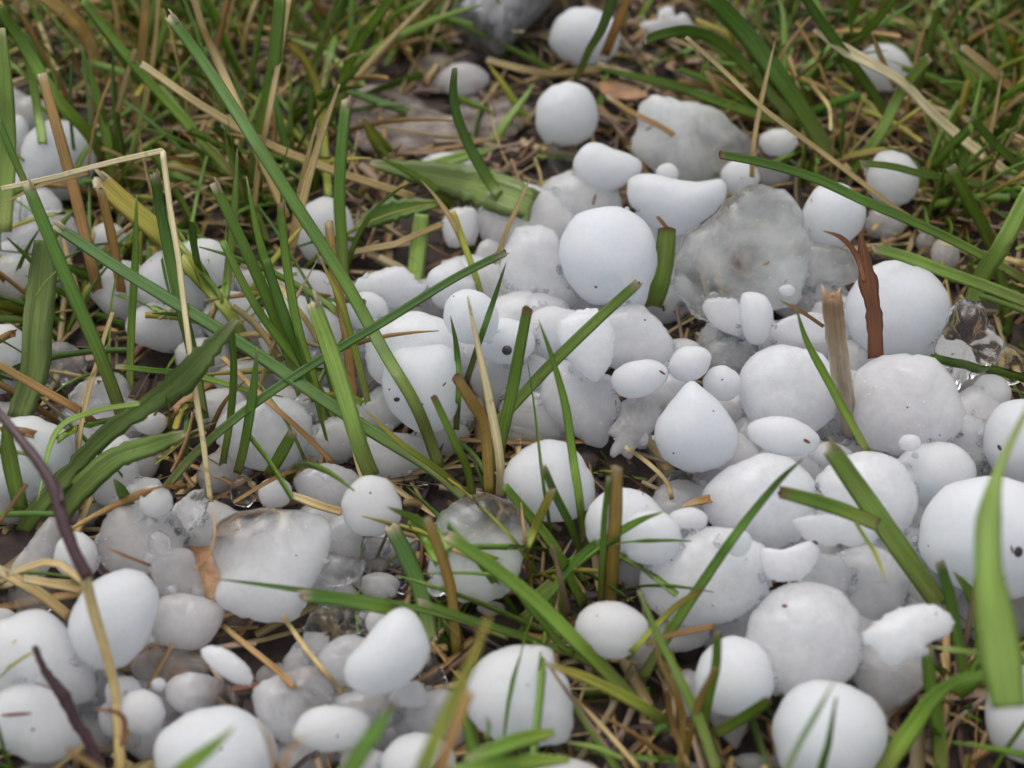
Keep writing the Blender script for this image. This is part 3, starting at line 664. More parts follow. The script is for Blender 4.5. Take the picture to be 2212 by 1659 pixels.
('W', (166, 1202, 49, 54), 0.4, 'white hailstone with a flat glassy base behind the purple stem', {}),
('T', [(25, 1232), (58, 1180), (98, 1125), (130, 1118), (133, 1170), (115, 1215), (90, 1244)], 0.3, 'grey pointed ice plate left of the purple stem', {'tint': 'grey'}),
('H', (72, 1292, 58, 40), 0.0, 'greenish clear ice under the crossing straws at the left', {'tint': 'green', 'clear': .6}),
('W', (4, 1336, 34, 24), 0.2, 'small white ice at the left edge below the straws', {}),
('M', [(320, 1218), (355, 1190), (412, 1188), (432, 1240), (442, 1292), (400, 1296), (345, 1286), (328, 1250)], 0.5, 'pink stained rough ice lump right of the egg shaped stone at left', {'tint': 'pink', 'clear': .3}),
('M', [(342, 1300), (328, 1370), (360, 1397), (405, 1407), (450, 1392), (477, 1350), (482, 1312), (430, 1286), (380, 1281)], 0.3, 'pink tinged milky hailstone below the orange leaf scraps', {'tint': 'pink', 'clear': -.05}),
('S', (491, 1436, 64, 27, 32), 0.9, 'thin oval white ice lens tilted over the dirt gap at lower left', {'depth': .8}),
('H', (372, 1444, 88, 46), 0.1, 'brownish clear ice over the orange leaf at the lower left', {'tint': 'pink', 'clear': .3}),
('H', (434, 1502, 80, 48, 8), 0.3, 'grey ice with clear crystals at its right end in the lower left', {'grad': (10, .8), 'clear': .25, 'tint': 'grey'}),
('W', (343, 1478, 17, 14), 1.1, 'tiny white pellet on the brownish clear ice', {}),
('W', (266, 1500, 40, 42), 0.6, 'small white hailstone behind the straw stem at lower left', {}),
('W', (246, 1552, 36, 44), 0.3, 'white ice left of the straw stem and the curled twig', {}),
('W', (306, 1537, 50, 50), 0.8, 'white hailstone right of the straw stem at lower left', {}),
('W', (290, 1594, 19, 24), 0.2, 'small white drop shaped ice under the pair beside the straw stem', {}),
('M', (110, 1668, 64, 26), 0, 'pinkish ice cut by the bottom edge at the lower left', {'tint': 'pink'}),
('M', (603, 1462, 48, 30), 0, 'faint brownish ice at the edge of the dirt gap at lower left', {'tint': 'pink', 'clear': .3}),
]
for k, shp, base, lab, opt in STONE_TABLE:
    stone(k, shp, base, lab, **opt)

def in_poly(x, y, P):
    c = False; j = len(P) - 1
    for i in range(len(P)):
        if (P[i][1] > y) != (P[j][1] > y) and x < (P[j][0] - P[i][0]) * (y - P[i][1]) / (P[j][1] - P[i][1]) + P[i][0]: c = not c
        j = i
    return c
DENSE = [[(1190,420),(1560,420),(1700,560),(1850,640),(2060,720),(2212,900),(2212,1400),(2060,1280),(1980,1400),(1900,1500),(1700,1500),(1520,1380),(1380,1260),(1290,1180),(1290,1060),(1500,1040),(1420,980),(1250,940),(1000,820),(1000,600)],
 [(300,560),(780,620),(1000,600),(1000,930),(800,940),(760,860),(500,780),(280,720)], [(480,850),(700,860),(760,1000),(480,1030)], [(0,900),(300,900),(300,1090),(0,1080)],
 [(0,1340),(200,1440),(340,1480),(360,1600),(200,1600),(0,1600)], [(660,1400),(960,1430),(960,1659),(640,1659)], [(220,1100),(460,1110),(480,1300),(340,1400),(300,1260)], [(700,1120),(860,1180),(870,1290),(690,1280)],
 [(0,200),(60,220),(120,500),(60,620),(0,620)]]
HOLES = [(1380,1020,110,66),(1470,640,52,110),(1520,720,60,45),(1290,400,1,1)]
R3 = random.Random(5)
gaps = []
for gy in range(200, 1660, 14):
    for gx in range(0, 2212, 14):
        if any(in_poly(gx, gy, P) for P in DENSE) and not any(((gx - a) / c) ** 2 + ((gy - b_) / d) ** 2 < 1 for a, b_, c, d in HOLES):
            gaps.append((gx, gy))
nfill = 0
NAMED = [(o['label'], q) for o, q in STONES if len(o['label'].split()) <= 9]
used_ref = set()
for gx, gy in gaps:
    if any(((gx - cx) / rx) ** 2 + ((gy - cy) / ry) ** 2 < 1.0 for _, (cx, cy, rx, ry) in STONES): continue
    sz = R3.uniform(72, 108) * (0.72 if gx < 1000 else 1)
    fx, fy = gx + R3.uniform(-14, 14), gy + R3.uniform(10, 30)
    cand = sorted(NAMED, key=lambda q: (q[1][0] - fx) ** 2 + (q[1][1] - fy) ** 2)
    lab = None
    for l_, q in cand:
        dx, dy = (fx - q[0]) / q[2], (fy - q[1]) / q[3]
        side = ('right of' if dx > 0 else 'left of') if abs(dx) > abs(dy) else ('below' if dy > 0 else 'above')
        if (l_, side) not in used_ref:
            used_ref.add((l_, side)); lab = 'dull hailstone wedged low ' + side + ' the ' + l_; break
    o = stone('M', (fx, fy, sz * R3.uniform(.95, 1.3), sz * R3.uniform(.65, .95), R3.uniform(-30, 30)), R3.uniform(-.45, .0), lab,
              tint=R3.choice(['grey', '', 'pink', '']), clear=R3.uniform(-.2, .08), depth=.6, name='hailstone')
    o['group'] = 'dull hailstones wedged low in the pile'
    nfill += 1
print('fillers', nfill)

BV, BP, OWN = [], [], []
for o, _ in STONES:
    b0 = len(BV)
    BV.extend([o.location + v.co for v in o.data.vertices])
    for p in o.data.polygons:
        BP.append([b0 + i for i in p.vertices]); OWN.append(o)
TREE = BVHTree.FromPolygons(BV, BP)

bpy.context.view_layer.update()

# ------------------------------------------------------------------ grass blades, straws, leaves
PAL = {
 'g': ((0.266, 0.352, 0.044), (0.190, 0.330, 0.036), (0.157, 0.278, 0.030)),
 'd': ((0.189, 0.268, 0.031), (0.121, 0.244, 0.028), (0.104, 0.221, 0.028)),
 'm': ((0.174, 0.233, 0.062), (0.197, 0.265, 0.076), (0.174, 0.233, 0.067)),
 'n': ((0.185, 0.262, 0.052), (0.172, 0.262, 0.057), (0.145, 0.217, 0.048)),
 't': ((0.172, 0.259, 0.051), (0.128, 0.250, 0.057), (0.120, 0.235, 0.057)),
 'l': ((0.286, 0.400, 0.076), (0.286, 0.427, 0.084), (0.257, 0.386, 0.071)),
 'y': ((0.243, 0.332, 0.042), (0.386, 0.427, 0.055), (0.600, 0.469, 0.093)),
 's': ((0.554, 0.389, 0.153), (0.693, 0.519, 0.234), (0.716, 0.562, 0.279)),
 'w': ((0.647, 0.541, 0.279), (0.785, 0.682, 0.406), (0.809, 0.713, 0.451)),
 'b': ((0.361, 0.183, 0.064), (0.501, 0.286, 0.098), (0.583, 0.377, 0.138)),
 'o': ((0.396, 0.275, 0.057), (0.528, 0.337, 0.082), (0.572, 0.398, 0.139)),
 'r': ((0.24, 0.09, 0.045), (0.30, 0.12, 0.055), (0.36, 0.17, 0.08)),
 'p': ((0.065, 0.024, 0.028), (0.060, 0.024, 0.030), (0.07, 0.035, 0.035)),
 'k': ((0.39, 0.26, 0.17), (0.47, 0.32, 0.21), (0.50, 0.35, 0.24)),
}
CREAM = (0.62, 0.52, 0.34)
def lerp3(a, b, t): return tuple(a[i] + (b[i] - a[i]) * t for i in range(3))
def fill_z(pts):
    """heights may be left out between two points that have them"""
    P = [list(p) for p in pts]
    idx = [i for i, p in enumerate(P) if len(p) > 2]
    for a, b in zip(idx, idx[1:]):
        for i in range(a + 1, b):
            P[i] = [P[i][0], P[i][1], P[a][2] + (P[b][2] - P[a][2]) * (i - a) / (b - a)]
    return P
def spline(W, per=7, sharp=False):
    if sharp:
        out = []
        for a, b in zip(W, W[1:]):
            for s in range(per): out.append(a.lerp(b, s / per))
        out.append(W[-1]); return out
    out = []
    m = len(W)
    for i in range(m - 1):
        p0 = W[i - 1] if i > 0 else W[0] * 2 - W[1]
        p3 = W[i + 2] if i + 2 < m else W[-1] * 2 - W[-2]
        p1, p2 = W[i], W[i + 1]
        for s in range(per):
            t = s / per
            out.append(0.5 * ((2 * p1) + (p2 - p0) * t + (2 * p0 - 5 * p1 + 4 * p2 - p3) * t * t + (3 * p1 - p0 - 3 * p2 + p3) * t ** 3))
    out.append(W[-1])
    return out
SEC = [(-1, 0.0), (-0.5, -0.16), (0, -0.30), (0.5, -0.16), (1, 0.0), (0.5, -0.30), (0, -0.48), (-0.5, -0.30)]   # folded leaf, closed section
SECU = [0, .25, .5, .75, 1, .75, .5, .25]
def blade_mesh(path, widths, roll, cols, tipkind, seed, fold=1.0, ref=None, rag=0.0, basefade=False, rib=1.12):
    """path runs from tip (first) to base (last); widths in metres per path point"""
    V, F, C, U = [], [], [], []
    n = len(path)
    rr = random.Random(seed)
    L_ = 0; acc = [0]
    for i in range(1, n): acc.append(acc[-1] + (path[i] - path[i - 1]).length)
    tot = acc[-1]
    side_prev = None
    for i in range(n):
        T = (path[min(n - 1, i + 1)] - path[max(0, i - 1)]).normalized()
        v = (CAM - path[i]).normalized() if ref is None else ref
        s = T.cross(v)
        if s.length < 1e-4: s = Vector((1, 0, 0))
        s.normalize()
        nr = s.cross(T).normalized()
        if nr.dot(v) < 0: nr = -nr
        a = roll * (0.6 + 0.4 * sin(i * 0.35 + seed))
        s2 = s * cos(a) + nr * sin(a); n2 = nr * cos(a) - s * sin(a)
        w = widths[i] * 0.5 / max(0.45, cos(a)) * (1 + rag * noise.noise(Vector((i * 0.9, seed, 0))))
        d = acc[i] / max(1e-9, tot)
        base = lerp3(cols[2], cols[1], min(1, d * 2)) if d < 0.5 else lerp3(cols[1], cols[0], (d - 0.5) * 2)
        cut = tot - (tot - acc[i]) if False else acc[i]
        mixc = 0.0
        if tipkind in ('cut', 'brown', 'point'):
            lim = 0.0022 if tipkind != 'point' else 0.004
            mixc = max(0.0, 1 - acc[i] / lim) if tipkind != 'point' else 0.5 * max(0.0, 1 - acc[i] / lim)
        tc_ = CREAM if tipkind != 'brown' else (0.22, 0.10, 0.05)
        if basefade: base = lerp3(base, (0.36, 0.34, 0.13), 0.5 * max(0.0, (d - 0.75) / 0.25))
        col = lerp3(base, tc_, mixc)
        k = 1 + 0.16 * noise.noise(Vector((acc[i] * 160, seed * 2.3, 0)))
        for (sx, sy), uu in zip(SEC, SECU):
            rgx = (1 + rr.uniform(-.12, .06) * (1 if i == 0 else 0))
            off = T * 0
            if i == 0 and tipkind in ('cut', 'brown'):
                off = T * (rr.uniform(-0.25, 0.22) * w * 2)
            V.append(path[i] + s2 * (sx * w * rgx) + n2 * ((sy * fold) * w * 0.9 - 0.00004) + off)
            mid = rib if abs(sx) < 0.1 and sy > -0.4 else 1.0
            C.append((col[0] * k * mid, col[1] * k * mid, col[2] * k * mid))
            U.append((uu, acc[i] / 0.012))
    m = 8
    for i in range(n - 1):
        for j in range(m):
            F.append((i * m + j, i * m + (j + 1) % m, (i + 1) * m + (j + 1) % m, (i + 1) * m + j))
    F.append(tuple(range(m - 1, -1, -1)))
    F.append(tuple((n - 1) * m + j for j in range(m)))
    return V, F, C, U
def add_uv(me, U):
    uv = me.uv_layers.new(name='UVMap')
    for lp in me.loops:
        uv.data[lp.index].uv = U[lp.vertex_index]
def tube_mesh(path, radii, cols, seed, bump=0.12, sides=10):
    V, F, C, U = [], [], [], []
    n = len(path); acc = 0
    for i in range(n):
        T = (path[min(n - 1, i + 1)] - path[max(0, i - 1)]).normalized()
        v = (CAM - path[i]).normalized()
        s = T.cross(v).normalized(); nr = s.cross(T).normalized()
        if i: acc += (path[i] - path[i - 1]).length
        d = i / (n - 1)
        col = lerp3(cols[2], cols[1], d * 2) if d < .5 else lerp3(cols[1], cols[0], d * 2 - 1)
        for j in range(sides):
            a = 2 * pi * j / sides
            k = 1 + bump * noise.noise(Vector((acc * 900, cos(a) * 1.5 + seed, sin(a) * 1.5)))
            k *= 1 + 0.04 * cos(3 * a)
            V.append(path[i] + (s * cos(a) + nr * sin(a)) * radii[i] * k)
            b = 1 + 0.25 * noise.noise(Vector((acc * 500, cos(a) * 2 + seed, 3)))
            C.append(tuple(c * b for c in col)); U.append((j / sides * 2 if j <= sides / 2 else 2 - j / sides * 2, acc / 0.012))
    for i in range(n - 1):
        for j in range(sides):
            F.append((i * sides + j, i * sides + (j + 1) % sides, (i + 1) * sides + (j + 1) % sides, (i + 1) * sides + j))
    F.append(tuple(range(sides - 1, -1, -1))); F.append(tuple((n - 1) * sides + j for j in range(sides)))
    return V, F, C, U
def finish(name, V, F, C, U, mat, loc, parent=None, flip=True):
    o = mesh_obj(name, [v - loc for v in V], F, mat, parent=parent, loc=loc if parent is None else loc - parent.location)
    set_col(o.data, C); add_uv(o.data, U)
    import bmesh
    bm = bmesh.new(); bm.from_mesh(o.data); bmesh.ops.recalc_face_normals(bm, faces=bm.faces); bm.to_mesh(o.data); bm.free()
    return o
NAMES = {'blade': ('grass_blade', 'grass', 'grass blades standing among the hail'),
         'straw': ('dry_straw', 'straw', 'dry straws lying and standing in the grass'),
         'leaf': ('weed_leaf', 'leaf', 'broad weed leaves in the lawn'),
         'stalk': ('dry_stalk', 'stalk', 'brown and ochre dry stalks'),
         'twig': ('twig', 'twig', None)}
bseed = [0]
def path_of(pts, sharp=False, per=7, over=True):
    P = fill_z(pts)
    W = [at(x, y, z) for x, y, z in P]
    S = spline(W, per, sharp)
    # a blade lies over the stones it crosses: lift every point that would sink into one
    n = len(S)
    D = [(p - CAM).length for p in S]
    lim = []
    for i, p in enumerate(S):
        d = (p - CAM) / D[i]
        loc, nrm, idx, dist = TREE.ray_cast(CAM, d)
        lim.append(dist - 0.0012 if loc is not None else 9.0)
    stop = int(n * (0.93 if over else 0))
    if over and lim[-1] < D[-1] and lim[-1] < 1: pass
    T_ = [min(D[i], lim[i]) if i < stop else D[i] for i in range(n)]
    for it in range(6):
        T_ = [T_[i] if i in (0, n - 1) else min(T_[i], (T_[i - 1] + 2 * T_[i] + T_[i + 1]) / 4) for i in range(n)]
    return [CAM + (p - CAM) / D[i] * T_[i] for i, p in enumerate(S)]
def profile(n, w, shape, path):
    out = []
    L_ = [0]
    for i in range(1, n): L_.append(L_[-1] + (path[i] - path[i - 1]).length)
    tot = L_[-1]
    for i in range(n):
        d = L_[i] / tot
        if shape == 'point': k = min(1, 0.06 + (d / 0.42) ** 0.75) * (1 - 0.12 * d)
        elif shape == 'leaf': k = max(0.1, min(1, 0.08 + (d / 0.35) ** 0.7)) * (1 if d < 0.7 else 1 - 0.6 * (d - 0.7) / 0.3)
        else: k = 0.86 + 0.14 * min(1, d * 3) - 0.15 * max(0, d - 0.6)
        out.append(w * k)
    return out
def blade(what, col, w, pts, label, tip='cut', roll=None, sharp=False, fold=1.0, rag=0.0, widths=None, over=True):
    bseed[0] += 1
    sd_ = bseed[0]
    rr = random.Random(sd_ * 13)
    if roll is None: roll = rr.choice((-1, 1)) * rr.uniform(0.1, 0.55)
    path = path_of(pts, sharp, over=over)
    n = len(path)
    if widths:
        W = []
        for i in range(n):
            t = i / (n - 1) * (len(widths) - 1); k = min(len(widths) - 2, int(t)); W.append((widths[k] + (widths[k + 1] - widths[k]) * (t - k)) * pxsize(path[i]))
    else:
        W = profile(n, 1.0, {'point': 'point', 'leaf': 'leaf'}.get(tip, 'cut'), path)
        W = [k * w * pxsize(path[i]) for i, k in enumerate(W)]
    j = rr.uniform(0.88, 1.14)
    cols = [tuple(c * j for c in x) for x in PAL[col]]
    tk = 'point' if tip in ('point', 'leaf') else tip
    V, F, C, U = blade_mesh(path, W, roll, cols, tk, sd_, fold, None, rag, what == 'blade', 1.35 if what == 'leaf' else 1.15)
    nm, cat, grp = NAMES[what]
    loc = path[-1].copy()
    o = finish(nm, V, F, C, U, M_BLADE, loc)
    # split end: a thin frayed fibre beside the cut
    if tip == 'cut' and w >= 16 and what == 'blade' and rr.random() < 0.75:
        T = (path[0] - path[3]).normalized()
        sidev = T.cross((CAM - path[0]).normalized()).normalized()
        fp = [path[0] + sidev * (W[0] * 0.3) + T * W[0] * (0.35 + 0.4 * rr.random()), path[0] + sidev * W[0] * 0.28 + T * W[0] * 0.2, path[1] + sidev * W[0] * 0.25]
        V, F, C, U = blade_mesh(fp, [W[0] * .08, W[0] * .22, W[0] * .3], 0.2, [CREAM] * 3, 'none', sd_ + 500)
        finish('frayed_tip', V, F, C, U, M_BLADE, fp[-1], o)
    check_label(label)
    tag(o, label, cat, grp)
    return o

BLADE_TABLE = [
# what, palette, width, points tip -> base (x, y, height in cm), label, options
('blade','d',28,[(367,35,5.4),(450,150),(560,320),(650,460),(740,600),(830,760),(900,880),(950,1010,.6)],'very long dark green cut blade running from the upper left to the centre',{'roll':.2}),
('blade','t',20,[(1092,545,3.6),(980,602),(850,682),(700,772),(550,872),(430,972),(340,1075,.8)],'long teal green blade slanting from the centre down to the lower left',{'roll':.15}),
('blade','l',25,[(1378,612,3.6),(1300,682),(1200,778),(1130,852),(1050,940,.6)],'light green blade with a forked straw tip over the middle stones',{'roll':.35}),
('blade','g',20,[(1163,690,3.9),(1195,780),(1222,880),(1238,990),(1252,1080),(1265,1190,.2)],'thin green blade with a yellow tip crossing the broad dull slab',{'tip':'point'}),
('blade','g',26,[(1140,665,3.4),(1122,760),(1105,850),(1085,940),(1068,1020,.3)],'upright green blade with a brown cut top left of the forked one',{'tip':'brown','roll':.4}),
('blade','l',38,[(675,650,3.4),(715,760),(752,880),(780,970),(805,1032,.8)],'wide pale green cut blade in the central tuft',{'roll':.5,'fold':1.2}),
('straw','w',20,[(1010,640,3.8),(1035,760),(1060,880),(1080,1000),(1080,1078,.4)],'pale upright straw with a pointed brown top in the centre',{'tip':'point','widths':[5,14,20,20,20]}),
('blade','g',32,[(965,1155,3.0),(1060,1222),(1160,1300),(1250,1390),(1310,1450),(1375,1520,.3)],'thick green blade lying across the greenish clear disc',{'roll':.3}),
('blade','d',16,[(462,1250,2.2),(560,1262),(700,1282),(850,1304),(1000,1340),(1100,1378,.5)],'thin dark blade lying across the large rimmed slab',{'tip':'point'}),
('blade','d',30,[(655,1286,2.5),(740,1296),(830,1312),(870,1325,1.2)],'short wide dark blade lying just above the bean shaped stone',{'roll':.25,'over':False}),
('blade','g',17,[(905,1300,2.0),(1020,1340),(1130,1375),(1240,1415,.6)],'thin green blade continuing right of the short wide dark one',{}),
('blade','d',23,[(1735,990,3.9),(1680,1042),(1600,1140),(1530,1240),(1450,1360),(1385,1470,.3)],'long thin curved blade over the right pile of hail',{'tip':'point','widths':[3,14,20,22,24,22]}),
('blade','y',14,[(1515,1275,2.2),(1460,1310),(1400,1370),(1350,1425,.5)],'thin olive blade crossing the curved one near the glossy pale stone',{'tip':'brown'}),
('blade','l',26,[(1380,1275,3.0),(1420,1370),(1470,1470),(1512,1560),(1550,1670,.8)],'light blade descending from the crossing point to the bottom edge',{'tip':'point','widths':[7,16,20,24,26]}),
('blade','y',24,[(1190,1437,2.2),(1260,1462),(1340,1500),(1410,1540),(1445,1570,.4)],'yellow green blade ending on the large white stone at the bottom centre',{'widths':[12,22,26,26,22]}),
('stalk','o',18,[(1410,1375,2.4),(1432,1440),(1462,1500),(1475,1560),(1468,1670,.2)],'forked ochre stalk near the bottom between thin blades',{'tip':'point'}),
('stalk','o',30,[(1332,1008,3.4),(1330,1100),(1324,1200),(1318,1315,.2)],'thick ochre cut stalk standing in the lower middle',{'roll':.1,'fold':.5}),
('blade','g',14,[(1315,1030,3.2),(1306,1120),(1300,1230),(1297,1305,.2)],'very thin green blade against the left of the thick ochre stalk',{}),
('blade','d',18,[(1175,1010,2.8),(1200,1070),(1230,1130),(1258,1200,.2)],'short dark cut blade leaning on the stone left of the ochre stalk',{}),
('blade','g',20,[(1430,1106,2.6),(1370,1130),(1290,1180),(1220,1235),(1130,1310,.3)],'blade arching right with a dry tip across the ochre stalk',{'tip':'point','widths':[4,16,22,24,22]}),
('blade','g',18,[(937,857,2.8),(985,960),(1008,1010),(1022,1075,.3)],'short green blade with blunt brown tip left of the upright pale straw',{'tip':'brown'}),
('blade','y',15,[(781,878,2.9),(870,960),(940,1010),(1010,1065,.3)],'thin yellowing blade with a hair like tip slanting to the right',{'tip':'point'}),
('blade','t',28,[(117,486,3.9),(250,575),(380,655),(520,742),(650,830),(800,930),(930,1010),(1010,1078,.4)],'long wide teal blade crossing the left half diagonally',{'roll':.3,'fold':.6}),
('blade','d',29,[(57,393,4.6),(110,520),(160,640),(205,740),(240,830),(264,900,1.0)],'dark upright cut blade in front of the stones at the left',{'roll':.35}),
('blade','g',18,[(295,419,4.0),(292,560),(284,700),(280,850,.5)],'vertical green blade right of the dark cut one at left',{'tip':'point'}),
('blade','d',25,[(334,375,4.3),(352,480),(385,640),(415,760),(440,905,.5)],'dark green cut blade beside the bent pale straw',{'roll':.3}),
('straw','w',13,[(2,408,4.0),(120,382),(250,348),(348,326,4.6),(352,331,4.6),(366,440),(386,560),(400,680),(420,830),(440,960),(455,1085,1.0)],'pale straw bent sharply at its top in the upper left',{'sharp':True,'fold':.5,'roll':.1,'tip':'none'}),
('straw','s',8,[(-5,445,3.6),(90,400),(190,375,3.9)],'thin pale straw just under the bent one at the left edge',{'tip':'point'}),
('stalk','b',25,[(90,160,4.2),(130,300),(165,430),(200,580),(215,650,.3)],'long ochre brown stalk in front of the large stone at the upper left',{'roll':.2,'fold':.5,'tip':'cut'}),
('stalk','b',21,[(217,408,3.2),(246,535),(266,660,.3)],'shorter ochre stalk right of the long one at left',{'fold':.5}),
('blade','y',50,[(212,388,3.0),(270,440),(340,500),(385,545),(440,610),(505,690),(560,800,.2)],'broad yellowish leaf blade with a dry cut end at left',{'roll':.2,'fold':.5,'widths':[44,46,46,40,32,26,14]}),
('blade','d',16,[(-5,255,4.4),(25,330),(56,398,3.4)],'dark thin blade entering from the left edge',{'tip':'none'}),
('blade','l',40,[(4,60,5.2),(14,200),(14,330),(2,500,2)],'wide pale blade standing along the left edge',{'tip':'point','widths':[14,30,40,44]}),
('blade','g',28,[(0,20,4.4),(50,95),(120,210),(185,280),(225,340,.8)],'green blade slanting down from the top left corner',{'tip':'none'}),
('blade','l',19,[(46,72,3.6),(68,160),(85,262),(95,330,.6)],'short light blade near the top left corner',{'tip':'none'}),
('blade','g',22,[(172,95,3.8),(210,210),(236,330),(240,420,.5)],'upright green blade behind the ochre stalks near the top left',{'tip':'point'}),
('blade','g',20,[(180,0,4.4),(250,90),(330,185),(420,285),(510,385,.8)],'green blade running diagonally through the upper left straws',{'tip':'none'}),
('straw','s',34,[(85,-15,4.4),(150,35),(190,85),(215,165,.8)],'wide blurred straw leaf at the top left',{'tip':'none'}),
('straw','s',22,[(315,-8,4.4),(312,60),(306,130),(292,280,.5)],'thick vertical straw at the top left',{'tip':'none'}),
('straw','s',12,[(342,-8,4.2),(335,90),(318,200),(290,330,.5)],'thin vertical straw right of the thick one at top left',{'tip':'none'}),
('straw','s',19,[(305,138,3.6),(400,205),(470,250),(540,290),(620,330),(740,375),(895,426,.8)],'long pale straw lying diagonally in the upper left',{'fold':.5}),
('straw','s',18,[(417,-8,4.8),(440,65),(458,105),(515,231),(568,355),(620,470,1)],'straw with a sheath falling from the top edge at left',{'tip':'none'}),
('blade','g',30,[(606,-10,4.8),(590,150),(562,290),(545,410,.8)],'broad dark green upright blade near the top left of centre',{'tip':'none','roll':.4}),
('straw','s',13,[(625,-8,4.6),(604,120),(578,260),(560,350),(548,460,.8)],'thin straw leaning along the broad dark green blade',{'tip':'none'}),
('straw','s',17,[(733,182,4.2),(700,275),(668,380),(642,490),(625,560,.6)],'pale pointed straw standing left of the lone stone',{'tip':'point','widths':[6,14,17,17,15]}),
('straw','s',13,[(686,256,3.4),(662,350),(642,440),(628,530,.6)],'shorter straw left of the pale pointed one',{'tip':'point'}),
('blade','g',22,[(848,-8,4.6),(800,58),(775,95),(745,160),(728,240,.8)],'green blade with a pale joint leaning right at the top',{'tip':'none'}),
('blade','y',18,[(621,90,3.4),(662,135),(690,210),(702,330),(715,500,.3)],'yellowing bent blade above the lone stone',{'tip':'brown'}),
('blade','d',26,[(748,215,3.4),(737,330),(733,430),(738,520),(742,610,.6)],'dark upright blade between bent yellowing blade and bare soil',{}),
('blade','d',22,[(982,148,4.6),(980,215),(1002,290),(1050,380),(1098,452,.5)],'dark curved blade standing over the broad flat leaf',{'tip':'point','widths':[12,20,22,26,22]}),
('leaf','m',88,[(800,352,1.4),(900,372),(1000,395),(1100,425),(1190,460,.2)],'broad flat light green leaf lying above the middle pile',{'tip':'leaf','roll':.25,'fold':.5,'widths':[16,50,84,84,56],'rag':.25}),
('leaf','d',50,[(768,490,.8),(810,470),(852,454),(945,440,1.0)],'dark crinkled leaf below the broad flat one',{'tip':'leaf','roll':.2,'widths':[10,44,52,18],'rag':.3}),
('leaf','y',36,[(784,252,1.8),(805,290),(836,335,.6)],'small yellow green leaf tip with a brown point over the bare clay',{'tip':'point','widths':[4,28,40]}),
('leaf','l',26,[(1075,318,1.0),(1000,338),(930,358),(880,372,.9)],'narrow reddish edged leaf above the broad flat one',{'tip':'point'}),
('leaf','l',38,[(912,462,1.2),(904,530),(895,612,.3)],'pale upright leaf stub below the dark crinkled leaf',{'tip':'none','roll':.1,'fold':.4}),
('straw','s',13,[(909,388,3.0),(945,430),(978,480),(1005,540),(1035,615,.8)],'thin straw running down past the squarish ice piece',{'tip':'point'}),
('blade','y',14,[(978,455,2.0),(1000,520),(1025,590),(1040,640,.8)],'thin yellow green blade beside the squarish ice piece',{'tip':'none'}),
('straw','s',11,[(1146,385,3.0),(1120,440),(1090,510),(1066,570,.8)],'thin brownish straw above the large milky stone',{'tip':'point'}),
('straw','s',14,[(758,545,.9),(852,528),(905,505),(955,484,1.0)],'crooked straw lying on the dirt right of the lone stone',{'sharp':True}),
('straw','s',16,[(1050,129,.9),(1130,150),(1200,158),(1300,148,.9)],'straw lying from the grey wood to the round stone at the top',{'tip':'cut'}),
('straw','s',16,[(1290,140,.9),(1370,165),(1440,185),(1500,205,.9)],'flat pale straw behind the egg shaped stone',{}),
('straw','b',12,[(1310,208,.6),(1370,245),(1430,275),(1465,300,.5)],'brownish straw sliding under the large grey slab',{}),
('blade','d',18,[(1325,-8,4.6),(1300,62),(1272,110),(1246,172,.8)],'dark blade crossing the round stone at the top',{'tip':'none','widths':[22,20,17,14]}),
('stalk','b',21,[(1357,-8,4.4),(1330,60),(1305,122,.8)],'brown stalk crossing the right of the round stone at the top',{'tip':'none'}),
('blade','d',24,[(1395,86,4.4),(1440,72),(1490,67),(1545,86),(1600,130),(1660,200),(1725,275,.5)],'dark blade arching from a white cut tip at the upper right',{}),
('blade','g',22,[(1272,142,1.8),(1350,160),(1440,180),(1540,215),(1640,250),(1725,268,.6)],'green blade lying low behind the large grey slab',{'tip':'point'}),
('straw','s',11,[(1482,80,4.6),(1560,150),(1650,235),(1750,310),(1850,385),(1950,460),(2045,512,.8)],'very long thin straw crossing the upper right diagonally',{'tip':'none'}),
('straw','s',12,[(1674,88,4.2),(1655,170),(1640,240),(1627,320),(1624,384,1.4)],'brown spotted straw standing at the right corner of the grey slab',{'tip':'point'}),
('straw','s',14,[(1525,155,2.2),(1550,195),(1582,255,.4)],'short straw above the large grey slab',{}),
('blade','d',21,[(1557,334,4.2),(1650,352),(1760,385),(1870,435),(1970,478),(2080,530),(2180,585),(2230,615,1)],'long dark blade crossing above the glossy round stone at the right',{'tip':'brown','roll':.2}),
('blade','d',38,[(1535,-10,4.8),(1600,60),(1680,160),(1740,250),(1800,350,.5)],'wide dark green blade falling from the top edge right of centre',{'tip':'none','roll':.3}),
('blade','d',22,[(1735,-10,4.8),(1780,55),(1830,125),(1875,185),(1925,260,.8)],'dark blade crossing the left side of the upper right stone',{'tip':'none'}),
('blade','g',18,[(1935,-8,4.4),(1885,55),(1838,95),(1800,130,.8)],'green blade leaning left from the top edge at the right',{'tip':'none'}),
('straw','w',22,[(1758,65,3.6),(1830,110),(1942,172),(2010,240),(2085,305),(2215,405,.8)],'wide pale straw leaf crossing the upper right stone',{'tip':'point','widths':[8,26,20,20,22,22]}),
('straw','s',12,[(1885,75,4.0),(1902,120),(1935,190,1)],'thin pointed straw in front of the upper right stone',{'tip':'point'}),
('straw','s',20,[(2080,102,2.8),(2150,160),(2220,225,.8)],'pinkish pale straw near the top right corner',{}),
('blade','l',25,[(2008,123,3.4),(1972,165),(1940,210),(1900,290),(1850,358,.4)],'light blade with curled tip right of the upper right stone',{}),
('blade','l',16,[(1862,352,2.6),(1930,360),(2000,378),(2060,386),(2165,412,.8)],'pale narrow blade lying across the white stone at the right',{'tip':'cut'}),
('blade','g',27,[(2055,360,3.2),(2090,430),(2122,485),(2145,540,.5)],'green cut blade standing at the right',{}),
